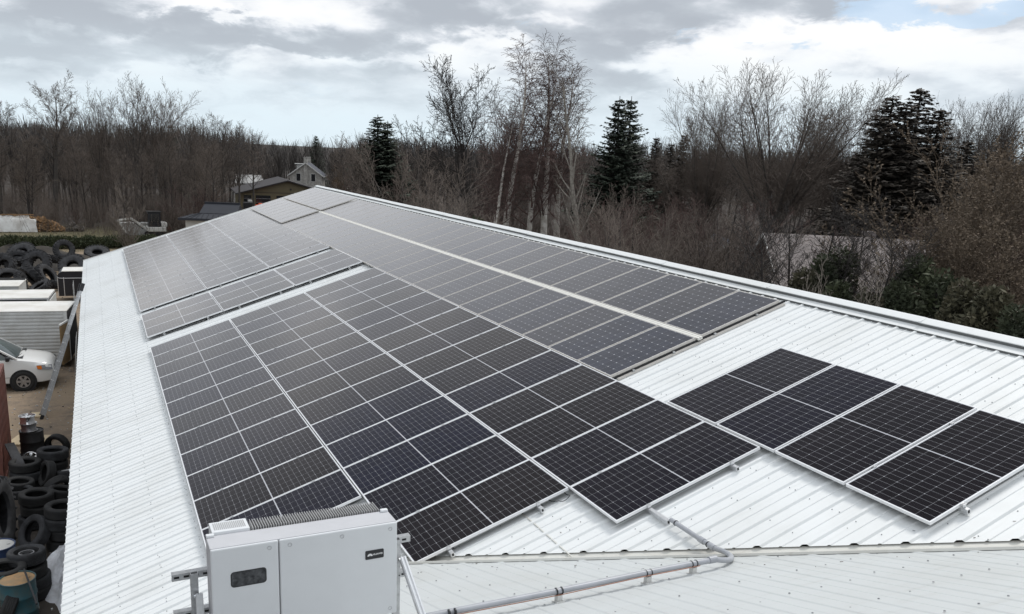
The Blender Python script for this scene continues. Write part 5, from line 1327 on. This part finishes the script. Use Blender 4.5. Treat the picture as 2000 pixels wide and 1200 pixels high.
for i, (px, py, D, lab) in enumerate(((1565, 392, 39, 'slender bare tree before the left end of the bungalow roof'), (1625, 360, 40, 'bare tree before the middle of the bungalow roof'), (1700, 372, 41, 'bare tree before the right half of the bungalow roof'), (1770, 400, 39, 'slender bare tree before the right end of the bungalow roof'), (1735, 425, 30, 'dark thin tree in front of the bungalow wall'), (1790, 440, 31, 'dark forked thin tree before the snowy yard'), (1520, 380, 33, 'dark trunk left of the bungalow'), (1660, 400, 33, 'dark thin tree before the bungalow roof'))):
    ptree('bare_tree', tree_proto('slim', 5, 'barkdark', 'barkdark'), px, py, D, lab, 'tree', 'thin trees before the bungalow', rot=i * 2.0, wide=1.9)
# cedars
def cedar_proto(seed, m, n=15000):
    def f():
        r = random.Random(seed); bl = []
        for i in range(44):
            t = r.random() ** 1.2; a = r.uniform(0, 6.28); q = (1 - t) * 1.15 * r.random() ** .5
            s = .20 + .30 * (1 - t); bl.append((q * math.cos(a), q * math.sin(a), .35 + 3.0 * t, s, s, s * 1.25))
        V, Fq = leaf_cloud(seed, bl, n, .085)
        st_ = MB(); st_.tube([(0, 0, 0), (.03, 0, 1.6), (0, .02, 3.2)], (.09, .05, .015), 6)
        o = st_.build('trunk', MT['barkdark']); me = o.data; bpy.data.objects.remove(o)
        return [me, quick_mesh('crown', V, Fq, MT[m])], float(V[:, 2].max())
    return need(('cedar', seed, m), f)
for i, (px, py, D, m, lab) in enumerate(((1612, 492, 33, 'cedar', 'dark green cedar in front of the bungalow wall'), (1575, 520, 31, 'cedarbrown', 'low bronzed cedar at the left foot of the bungalow'), (1650, 478, 34, 'cedar', 'cedar hiding the corner of the bungalow'), (1800, 492, 30, 'cedar', 'tall rounded cedar right of the snowy yard'),
      (1760, 545, 28, 'cedar', 'low cedar touching the ridge below the snowy yard'), (1840, 520, 28, 'cedar', 'dark cedar right of the tall rounded one'), (1890, 540, 26, 'cedarbrown', 'bronzed cedar nearest to the ridge at the right'), (1950, 555, 25, 'cedarbrown', 'bronzed cedar at the lower right edge'), (1700, 560, 28, 'cedarbrown', 'low bronzed cedar between the saplings'), (1990, 590, 24, 'cedar', 'dark cedar at the very right edge above the ridge'), (1640, 545, 29, 'cedar', 'low dark cedar below the bungalow roof'), (1240, 420, 52, 'cedar', 'dark evergreen shrub left of the small sheds'), (930, 420, 44, 'cedar', 'dark evergreen shrub behind the birch trunks'))):
    ptree('cedar', cedar_proto(91 + i % 3, m), px, py, D, lab, 'cedar', 'cedars beyond the building', rot=i * 1.4, wide=.55 if px == 338 else 1.4)
# cedar hedge behind the tyre heap
hd = empty('cedar_hedge', (-3, 53, GZ), label='long low dark green cedar hedge behind the heap of tyres', cat='hedge')
r = random.Random(14); bl = []
for i in range(110):
    x = -14 + 22 * (i / 109.0) + r.uniform(-.3, .3); h = .34 + .16 * r.random()
    bl.append((x, r.uniform(-.5, .5), h, .5 + .2 * r.random(), .6, h + .05))
V_, F_ = leaf_cloud(14, bl, 30000, .14); hm = bpy.data.objects.new('foliage', quick_mesh('foliage', V_, F_, MT['hedge'])); COL.objects.link(hm); hm.parent = hd
hs = MB()
for i in range(30): hs.tube([(-13.6 + i * .75, 0, 0), (-13.6 + i * .75 + .1, 0, .7)], (.04, .02), 5)
hs.build('stems', MT['barkdark'], hd)
# far wood on the skyline and brush floor: too many to count
def far_wood():
    r = np.random.default_rng(55); V = []; Fs = []; base = 0
    def sheaf(x, y, h, k):
        nonlocal base
        g = gz(x, y); t = r.random(k); a = r.uniform(0, 6.28, k); wd = h * .26
        z0 = g + h * (.18 + .55 * t); rad = wd * (.15 + .6 * np.sin(np.pi * (.15 + .8 * t))) * r.random(k)
        x0 = x + rad * .35 * np.cos(a); y0 = y + rad * .35 * np.sin(a); ln = h * (.16 + .22 * r.random(k)); x1 = x0 + np.cos(a) * ln * .45 + r.normal(0, .1, k); y1 = y0 + np.sin(a) * ln * .45; z1 = np.minimum(z0 + ln, g + h * (.86 + .16 * r.random(k)))
        w = .035 + h * .003
        A = np.stack([x0, y0, z0], -1); B = np.stack([x1, y1, z1], -1); S_ = np.stack([-np.sin(a), np.cos(a), np.zeros(k)], -1) * w; S2 = np.stack([np.cos(a + 1.57) * .3, np.sin(a + 1.57) * .3, np.full(k, .2)], -1) * w
        V.append(np.stack([A - S_, A + S_, B + S_ * .3, B - S_ * .3], 1).reshape(-1, 3)); Fs.append(np.arange(4 * k).reshape(-1, 4) + base); base += 4 * k
        T0 = np.array((x, y, g)); T1 = np.array((x + r.normal(0, .3), y, g + h * .8)); wv = np.array((.012 * h, 0, 0)); wu = np.array((0, .012 * h, 0))
        V.append(np.array([T0 - wv, T0 + wv, T1 + wv * .2, T1 - wv * .2, T0 - wu, T0 + wu, T1 + wu * .2, T1 - wu * .2])); Fs.append(np.array([[0, 1, 2, 3], [4, 5, 6, 7]]) + base); base += 8
    for _ in range(1500):
        px = r.uniform(-150, 2150); D = 130 + 330 * r.random() ** 1.2
        if (545 < px < 640 and D < 215) or (465 < px < 515 and D < 205): continue
        p = at(px, 300, D); g = gz(p[0], p[1]); top = 5.04 + (2.2 + r.normal(0, 1.3) + 1.2 * (px > 1200)) * D / 190.0
        if 480 < px < 700: top -= 1.9 * D / 190.0
        sheaf(p[0], p[1], max(5.0, top - g), 60)
    V_ = np.vstack(V); F_ = np.vstack(Fs)
    o = bpy.data.objects.new('far_wood', quick_mesh('far_wood', V_, F_, MT['farwood'])); COL.objects.link(o)
    tag(o, 'brown mass of bare far woods along the skyline', 'wood', kind='stuff')
MT['farwood'] = mat('far_wood_brown', (.086, .077, .070), .95, col2=(.060, .054, .051), nscale=.05)
far_wood()
def brush():
    r = np.random.default_rng(66); pol = []
    def stem(p, h):
        a = r.uniform(0, 6.28); d = np.array((.35 * math.cos(a), .35 * math.sin(a), 1.0)) * h * .5; q = p + d; e = q + d + r.normal(0, .12 * h, 3); pol.append((np.array([p, q, e]), np.array((.009, .007, .004)) * (.7 + h * .25)))
        for _ in range(4):
            t = r.random(); s = q * (1 - t) + e * t if r.random() < .6 else p * (1 - t) + q * t; b = r.uniform(0, 6.28); l = h * (.2 + .25 * r.random()); pol.append((np.array([s, s + np.array((.6 * math.cos(b), .6 * math.sin(b), .75)) * l]), np.array((.007, .004))))
    for _ in range(5000):
        px = r.uniform(-60, 690); D = 75 + 60 * r.random() ** 1.3
        if avoid(px, D): continue
        p = at(px, 380, D); stem(np.array((p[0], p[1], gz(p[0], p[1]))), r.uniform(.8, 3.0))
    for _ in range(7000):
        px = r.uniform(640, 2080); D = 34 + 66 * r.random()
        if 1440 < px < 1830 and D < 58 or 925 < px < 1185 and D < 51: continue
        p = at(px, 400, D); stem(np.array((p[0], p[1], gz(p[0], p[1]))), r.uniform(1.5, 4.2))
    V_, F_ = tubes(pol, 3); o = bpy.data.objects.new('underbrush', quick_mesh('underbrush', V_, F_, MT['twig'])); COL.objects.link(o)
    tag(o, 'tangled bare underbrush filling the woods', 'underbrush', kind='stuff')
brush()
def grass():
    r = np.random.default_rng(8); k = 9000
    x = r.uniform(-16, 8, k); y = r.uniform(50, 72, k); h = r.uniform(.04, .16, k); a = r.uniform(0, 6.28, k); z = np.full(k, GZ)
    A = np.stack([x, y, z], -1); S_ = np.stack([np.cos(a), np.sin(a), np.zeros(k)], -1) * .02; B = A + np.stack([r.normal(0, .05, k), r.normal(0, .05, k), h], -1)
    V_ = np.stack([A - S_, A + S_, B], 1).reshape(-1, 3); o = bpy.data.objects.new('dry_grass', quick_mesh('dry_grass', V_, np.arange(3 * k).reshape(-1, 3), mat('dry_grass_blades', (.17, .14, .07), .9, col2=(.11, .10, .05), nscale=.6))); COL.objects.link(o)
    tag(o, 'short dry grass on the field behind the hedge', 'grass', kind='stuff')
grass()

# ------------------------------------------------------------------ far yard and buildings
def woodpile():
    p = gpt(112, 452); root = empty('woodpile', p, label='heap of split firewood spilling from under a white tarp', cat='woodpile'); r = random.Random(3); s = MB()
    for _ in range(520):
        t = r.random(); x = r.uniform(-.2, 2.5); hm_ = 1.25 * max(0, 1 - ((x - .2) / 2.5) ** 2) if x > .2 else 1.25
        z = r.random() * hm_; y = r.uniform(-.9, .9) * (1 - z / 2.2)
        rot = Matrix.Rotation(r.uniform(0, 6.28), 3, 'Z') @ Matrix.Rotation(r.uniform(-.6, .6), 3, 'Y')
        s.box((x - 2.0, y, z + .06), (.38, .13, .11), rot)
    s.build('logs', MT['logs'], root)
    tp = empty('tarp', tuple(np.array(p) + np.array((-2.0, 0, 0))), label='white tarp draped over the left part of the firewood heap', cat='tarp')
    V = []; nx, ny = 18, 8; r = random.Random(9)
    for i in range(nx):
        for j in range(ny):
            x = -5.6 + 6.0 * i / (nx - 1); t = j / (ny - 1); prof = [(-1.25, .05), (-1.05, .75), (-.8, 1.2), (-.3, 1.38), (.3, 1.38), (.8, 1.2), (1.05, .75), (1.25, .05)][j]
            V.append((x + r.uniform(-.1, .1), prof[0] + r.uniform(-.08, .08), prof[1] * (1 - .25 * (i > 14) * (i - 14) / 4.0) + r.uniform(-.08, .08) * (j not in (0, 7))))
    s = MB(); s.add(V, [(i * ny + j, (i + 1) * ny + j, (i + 1) * ny + j + 1, i * ny + j + 1) for i in range(nx - 1) for j in range(ny - 1)]); s.build('sheet', MT['tarpw'], tp, smooth=50)
    s = MB()
    for i in range(12): s.bar((-5.4 + i * .45, -.5, 1.42 + .05 * (i % 3)), (-4.8 + i * .45, .4, 1.45), .12, .1)
    s.build('weights', MT['logs'], tp)
    st_ = empty('stone_heap', gpt(150, 452), label='small grey heap of rubble right of the firewood', cat='rubble'); s = MB(); r = random.Random(12)
    for _ in range(60): q = .1 + .16 * r.random(); s.box((r.gauss(0, .35), r.gauss(0, .3), abs(r.gauss(.25, .2))), (q * 1.4, q, q), Matrix.Rotation(r.uniform(0, 3), 3, 'Z') @ Matrix.Rotation(r.uniform(0, 1), 3, 'X'))
    s.build('stones', MT['bark'], st_)
woodpile()
def excavator():
    p = gpt(304, 463); root = empty('excavator', p, (0, 0, R_(4)), 'white mini excavator with a black cab and folded boom', 'excavator')
    s = MB()
    for y in (-.75, .45):
        V = []
        for i in range(20):
            a = 2 * math.pi * i / 20; V.append((.85 * (1 if math.cos(a) > 0 else -1) * (abs(math.cos(a)) ** .4) , y, .24 + .24 * math.sin(a)))
        s.prism(V, (0, 0, 0), (0, .32, 0))
    s.build('track', MT['black'], root)
    s = MB(); s.box2((-.7, -.75, .52), (.85, .75, .95)); s.box2((.45, -.7, .95), (.95, .7, 1.35)); s.build('body', MT['machine'], root, bevel=.06)
    s = MB(); s.box2((-.62, -.70, .95), (.42, .25, 2.25)); s.build('cab', MT['trblack'], root, bevel=.06)
    s = MB(); s.box2((-.50, -.705, 1.35), (.30, -.70, 2.10)); s.box2((-.625, -.60, 1.3), (-.62, .15, 2.1)); s.build('cab_window', MT['window'], root)
    s = MB(); s.box2((-.70, -.76, 2.25), (.5, .30, 2.32)); s.build('cab_roof', MT['darksteel'], root)
    s = MB(); s.bar((-.75, .1, .75), (-2.0, .1, 1.65), .16, .18); s.bar((-1.95, .1, 1.65), (-3.1, .1, 1.45), .15, .16); s.build('boom', MT['machine'], root, bevel=.03)
    s = MB(); s.bar((-3.05, .1, 1.5), (-2.35, .1, .25), .13, .14); s.build('arm', MT['machine'], root, bevel=.03)
    s = MB(); s.bar((-1.0, .1, .7), (-1.9, .1, 1.45), .08, .08); s.bar((-2.1, .1, 1.9), (-2.95, .1, 1.72), .07, .07); s.build('hydraulic_ram', MT['black'], root)
    s = MB(); s.prism([(-2.4, -.2, .35), (-2.1, -.2, .15), (-2.2, -.2, -.02), (-2.6, -.2, .02), (-2.62, -.2, .3)], (0, 0, 0), (0, .6, 0)); s.build('bucket', MT['darksteel'], root)
    b = empty('concrete_tank', gpt(252, 460), label='pale grey box tank behind the excavator boom', cat='tank'); s = MB(); s.box2((-.6, 0, 0), (1.7, 1.2, 1.05)); s.box2((-.65, -.05, 1.05), (1.75, 1.25, 1.12)); s.build('body', MT['concrete'], b, bevel=.03)
    o = empty('orange_barrow', gpt(322, 455), label='small orange machine part just right of the excavator', cat='machine'); s = MB(); s.box2((-.3, -.2, .2), (.7, .3, .55)); s.bar((.6, 0, .4), (1.3, .1, .7), .06, .06); s.build('body', MT['orange'], o, bevel=.05)
excavator()
def gable_house(name, x, y, z, rot, L, Wd, hw, hr, mw, mr, label, over=.35, ends=True):
    """ridge along local x, gable faces at both ends; front eave faces local -y"""
    root = empty(name, (x, y, z), (0, 0, R_(rot)), label, 'house')
    s = MB(); s.box2((0, 0, -.3), (L, Wd, hw)); V = []
    for xx in (0, L): V.append([(xx, 0, hw), (xx, Wd, hw), (xx, Wd / 2, hr)])
    s.add(V[0], [(0, 1, 2)]); s.add(V[1], [(0, 1, 2)]); s.build('wall', mw, root)
    s = MB(); sl = (hr - hw) / (Wd / 2); t = .12
    for sg in (0, 1):
        ye = -over if sg == 0 else Wd + over; ze = hw - over * sl
        s.add([(-over, ye, ze), (L + over, ye, ze), (L + over, Wd / 2, hr + .03), (-over, Wd / 2, hr + .03), (-over, ye, ze + t), (L + over, ye, ze + t), (L + over, Wd / 2, hr + .03 + t), (-over, Wd / 2, hr + .03 + t)], [(0, 1, 2, 3), (4, 5, 6, 7), (0, 1, 5, 4), (0, 3, 7, 4), (1, 2, 6, 5)])
    rf = s.build('roof', mr, root)
    s = MB()
    for xx in (-over, L + over):
        for sg in (0, 1):
            ye = -over if sg == 0 else Wd + over; ze = hw - over * sl
            s.bar((xx, ye, ze + .02), (xx, Wd / 2, hr + .05), .05, .2)
    for ye in (-over, Wd + over): s.bar((-over, ye, hw - over * sl + .02), (L + over, ye, hw - over * sl + .02), .05, .18)
    s.build('trim', MT['trim'], root)
    return root, rf
def win(parent, c, w, h, face='y', m='window', frame=True):
    s = MB(); d = .04
    if face == 'y': s.box((c[0], c[1], c[2]), (w, d, h))
    else: s.box((c[0], c[1], c[2]), (d, w, h))
    o = s.build('window', MT[m], parent)
    if frame:
        s = MB(); t = .09
        for q in (-1, 1):
            if face == 'y': s.box((c[0] + q * (w / 2 + t / 2), c[1] - .012, c[2]), (t, d, h + 2 * t)); s.box((c[0], c[1] - .012, c[2] + q * (h / 2 + t / 2)), (w, d, t))
            else: s.box((c[0] - .012, c[1] + q * (w / 2 + t / 2), c[2]), (d, t, h + 2 * t)); s.box((c[0] - .012, c[1], c[2] + q * (h / 2 + t / 2)), (d, w, t))
        s.build('frame', MT['trim'], o)
    return o
def dark_roof_house():
    D = 60; e0 = at(357, 431, D); root = empty('outbuilding', (e0[0], e0[1], GZ), (0, 0, R_(-20)), 'small pale outbuilding with a dark hipped metal roof', 'building')
    L, Wd, hw, hr = 4.1, 3.6, 3.3, 3.9
    s = MB(); s.box2((.15, .1, 0), (L, Wd, hw)); s.build('wall', MT['siding'], root)
    s = MB(); o = .25
    A = [(-o, -o, hw), (L + o, -o, hw), (L + o, Wd + o, hw), (-o, Wd + o, hw), (1.15, 1.0, hr - .2), (L - .6, 1.0, hr - .2), (L - .6, Wd - 1.0, hr - .2), (1.15, Wd - 1.0, hr - .2)]
    s.add(A, [(0, 1, 5, 4), (1, 2, 6, 5), (2, 3, 7, 6), (3, 0, 4, 7), (4, 5, 6, 7)]); rf = s.build('roof', MT['darkroof'], root)
    s = MB(); s.add([(.95, .75, hr - .25), (L - .5, .75, hr - .25), (L - .5, Wd / 2, hr + .42), (1.15, Wd / 2, hr + .42), (.95, Wd - .7, hr - .25), (L - .5, Wd - .7, hr - .25)], [(0, 1, 2, 3), (4, 3, 2, 5), (0, 3, 4), (1, 5, 2)]); s.build('upper_roof', MT['darkroof'], rf)
    s = MB(); s.bar((1.1, Wd / 2, hr + .45), (L - .5, Wd / 2, hr + .45), .16, .08); s.bar((-o, -o, hw - .04), (L + o, -o, hw - .04), .04, .16); s.bar((-o, -o, hw - .04), (-o, Wd + o, hw - .04), .04, .16)
    for i in range(14):
        x = .2 + i * .36; s.bar((x, -o, hw + .02), (max(1.15, x), 1.0, hr - .17), .02, .03)
    s.build('roof_seams', MT['darkroof'], rf)
    win(root, (2.2, .09, 1.5), .9, 1.0); win(root, (.145, 1.5, 1.6), .25, .35, 'x')
dark_roof_house()
def shop():
    D = 118; pk = at(562, 352, D); base = gz(pk[0], pk[1]); wd = 12.6
    root = empty('workshop', (pk[0] - wd / 2 - .1, pk[1], base), (0, 0, R_(-5)), 'olive workshop with dark open bays and a low brown gable roof', 'building')
    hr = pk[2] - base; hw = hr - 1.75; L = 13
    s = MB(); s.add([(0, 0, -.3), (wd, 0, -.3), (wd, 0, hw), (wd / 2, 0, hr - .1), (0, 0, hw), (0, L, -.3), (wd, L, -.3), (wd, L, hw), (wd / 2, L, hr - .1), (0, L, hw)], [(0, 1, 2, 3, 4), (5, 9, 8, 7, 6), (0, 4, 9, 5), (1, 6, 7, 2)]); s.build('wall', MT['olive'], root)
    s = MB(); o = .5
    for sg in (-1, 1):
        ex = wd / 2 + sg * (wd / 2 + .6); ez = hw - .17
        s.add([(ex, -o, ez), (wd / 2, -o, hr), (wd / 2, L + o, hr), (ex, L + o, ez), (ex, -o, ez - .16), (wd / 2, -o, hr - .16), (wd / 2, L + o, hr - .16), (ex, L + o, ez - .16)], [(0, 1, 2, 3), (0, 1, 5, 4), (4, 5, 6, 7), (0, 3, 7, 4)])
    s.build('roof', MT['brownroof'], root)
    s = MB(); s.box((wd / 2, -.02, hw - .02), (wd, .04, .06)); s.build('belt_trim', MT['brownroof'], root)
    for cx, w in ((.95, 1.0), (3.0, 1.95), (5.85, 2.15), (9.2, 2.2)):
        s = MB(); s.box((cx, -.02, hw - .35 - 1.3), (w, .05, 2.5)); b = s.build('bay', MT['window'], root)
        s = MB()
        for z in (.5, 1.0, 1.5, 2.0): s.box((cx, -.06, hw - .35 - z), (w, .03, .035))
        s.build('shelf', MT['galv'], b)
    s = MB(); s.box((wd / 2 + .4, -.08, hw + .5), (.18, .15, .22)); s.build('lamp', MT['brownroof'], root)
    for px, lab, sc in ((502, 'orange farm machine parked before the olive workshop', 1.0),):
        p = at(px, 404, D - 4); g = gz(p[0], p[1]); o_ = empty('farm_machine', (p[0], p[1], g), label=lab, cat='machine')
        s = MB(); s.box2((-.2, -.6, .5), (1.3, .6, 0.95)); s.box2((.2, -.5, .9), (.8, .5, 1.15)); s.build('hood', MT['orange'], o_, bevel=.12)
        for x in (.1, 1.1):
            s = MB(); s.lathe([(.45, -.15), (.45, .15), (.2, .15), (.2, -.15)], 20, closed=True, mat=Matrix.Translation((x, -.7, .45)) @ Matrix.Rotation(R_(90), 4, 'X')); s.build('wheel', MT['rubber'], o_)
    p = at(489, 398, D - 5); g = gz(p[0], p[1]); v = empty('white_machine', (p[0], p[1], g), label='small white topped machine at the workshop corner', cat='machine')
    s = MB(); s.box2((-.9, -.5, .3), (.5, .5, 1.3)); s.build('body', MT['darksteel'], v, bevel=.1); s = MB(); s.box2((-.3, -.3, 1.3), (.2, .3, 1.6)); s.build('cap', MT['machine'], v, bevel=.05)
shop()
def brick_house():
    D = 200; pk = at(597, 319, D); base = gz(pk[0], pk[1]); wd = 7.4; hr = pk[2] - base; hw = hr - 2.7; L = 9.5
    root, rf = gable_house('brick_house', pk[0] - .3, pk[1], base, 72, L, wd, hw, hr, MT['brick'], MT['slate'], 'white washed brick house with a dark gable roof and two chimneys', .5)
    # the gable at local x = 0 looks towards the camera; local y runs to the left
    root.location = (pk[0] + wd / 2 * math.sin(R_(72)), pk[1] - wd / 2 * math.cos(R_(72)), base)
    for y in (2.0, 5.4):
        win(root, (-.03, y, hw - .6), .95, 1.7, 'x'); win(root, (-.03, y, hw - 3.6), .95, 1.8, 'x')
    s = MB(); s.box((-.12, wd / 2, hr / 2), (.3, .9, hr)); s.build('chimney_breast', MT['brick'], root)
    for x, y in ((.3, wd / 2), (L * .75, wd / 2)):
        s = MB(); s.box((x, y, hr + .5), (.7, .9, 1.7)); s.box((x, y, hr + 1.3), (.82, 1.02, .16)); s.build('chimney', MT['brick'], rf)
    dm = MB(); dm.box((L * .42, wd * .72, hw + 1.75), (1.8, 1.6, 1.2)); d_ = dm.build('dormer', MT['siding'], rf); s = MB(); s.box((L * .42, wd * .74, hw + 2.42), (2.4, 2.2, .14)); s.build('dormer_roof', MT['trim'], d_)
    s = MB(); s.box((L * .42, wd * .72 + .81, hw + 1.8), (.6, .03, .8)); s.build('window', MT['window'], d_)
    s = MB(); s.box2((0, wd, hw - 3.2), (L, wd + 2.0, hw - 3.05)); s.build('porch_roof', MT['slate'], root)
brick_house()
def white_shed():
    D = 185; p = at(484, 352, D); g = gz(p[0], p[1])
    root, rf = gable_house('white_barn', p[0] - 3.3, p[1], g, 3, 6.6, 5, p[2] - g - .6, p[2] - g + .9, MT['brick'], MT['concrete'], 'far white roofed barn half hidden by bare trees', .2)
    s = MB(); s.box((2.0, -.04, 1.6), (2.0, .05, 2.4)); s.build('door', MT['shingle'], root)
white_shed()
def bungalow():
    D = 44; a = at(1560, 455, D + 6); g = gz(a[0], a[1])
    c = at(1540, 485, D); L, Wd = 7.8, 7.0
    root, rf = gable_house('bungalow', c[0], c[1], g, -28, L, Wd, 2.95, 4.95, MT['siding'], MT['shingle'], 'pale bungalow with a brown shingle roof half hidden by trees at the right', .5)
    win(root, (1.6, -.03, 1.35), 1.2, 1.2); win(root, (5.5, -.03, 1.35), 1.8, 1.2); win(root, (7.0, -.03, 1.35), .9, 1.2)
    win(root, (-.03, 2.2, 1.35), 1.1, 1.2, 'x'); win(root, (-.03, 5.2, 1.35), 1.1, 1.2, 'x')
    s = MB(); s.box((3.3, -.05, 1.0), (.95, .06, 2.0)); s.build('door', MT['trim'], root)
    s = MB(); s.box((5.5, Wd / 2 + .6, 4.9), (.6, .6, 1.0)); s.build('chimney', MT['shingle'], rf)
    s = MB(); s.add([(-.9, -1.6, 2.75), (4.0, -1.6, 2.75), (4.0, .1, 3.2), (-.9, .1, 3.2)], [(0, 1, 2, 3)]); s.box2((-.9, -1.65, 2.56), (4.0, -1.58, 2.76)); s.build('porch_roof', MT['shingle'], rf)
    s = MB(); s.box2((-.9, -1.68, 2.58), (4.0, -1.652, 2.74))
    for x in (-.6, 1.5, 3.7): s.box2((x, -1.5, 0), (x + .12, -1.38, 2.56))
    s.build('porch_trim', MT['trim'], root)
    c2 = at(1488, 470, 50); g2 = gz(c2[0], c2[1])
    r2, f2 = gable_house('grey_shed', c2[0], c2[1], g2, 62, 4.5, 3.6, 2.9, 4.2, MT['concrete'], MT['slate'], 'grey gabled shed among the branches left of the bungalow', .3)
    win(r2, (-.03, 1.8, 1.7), .8, .9, 'x')
    c3 = at(1905, 548, 40); g3 = gz(c3[0], c3[1]); r3, f3 = gable_house('low_shed', c3[0], c3[1], g3, -8, 7, 3, 1.9, 2.5, MT['siding'], MT['brownroof'], 'low long shed behind the yellow brown bushes at the right edge', .2)
    s = MB(); s.box((3, -.03, .9), (.8, .05, 1.7)); s.build('door', MT['brownroof'], r3)
    c4 = at(1700, 530, 36); r4, f4 = gable_house('white_shed', c4[0], c4[1], gz(c4[0], c4[1]), 10, 2.6, 3.0, 1.75, 2.75, MT['trim'], MT['snowroof'], 'low shed with a snow white roof seen through branches beside the bungalow', .2)
    s = MB(); s.box((1.3, -.03, .85), (.8, .05, 1.6)); s.build('door', MT['concrete'], r4)
bungalow()
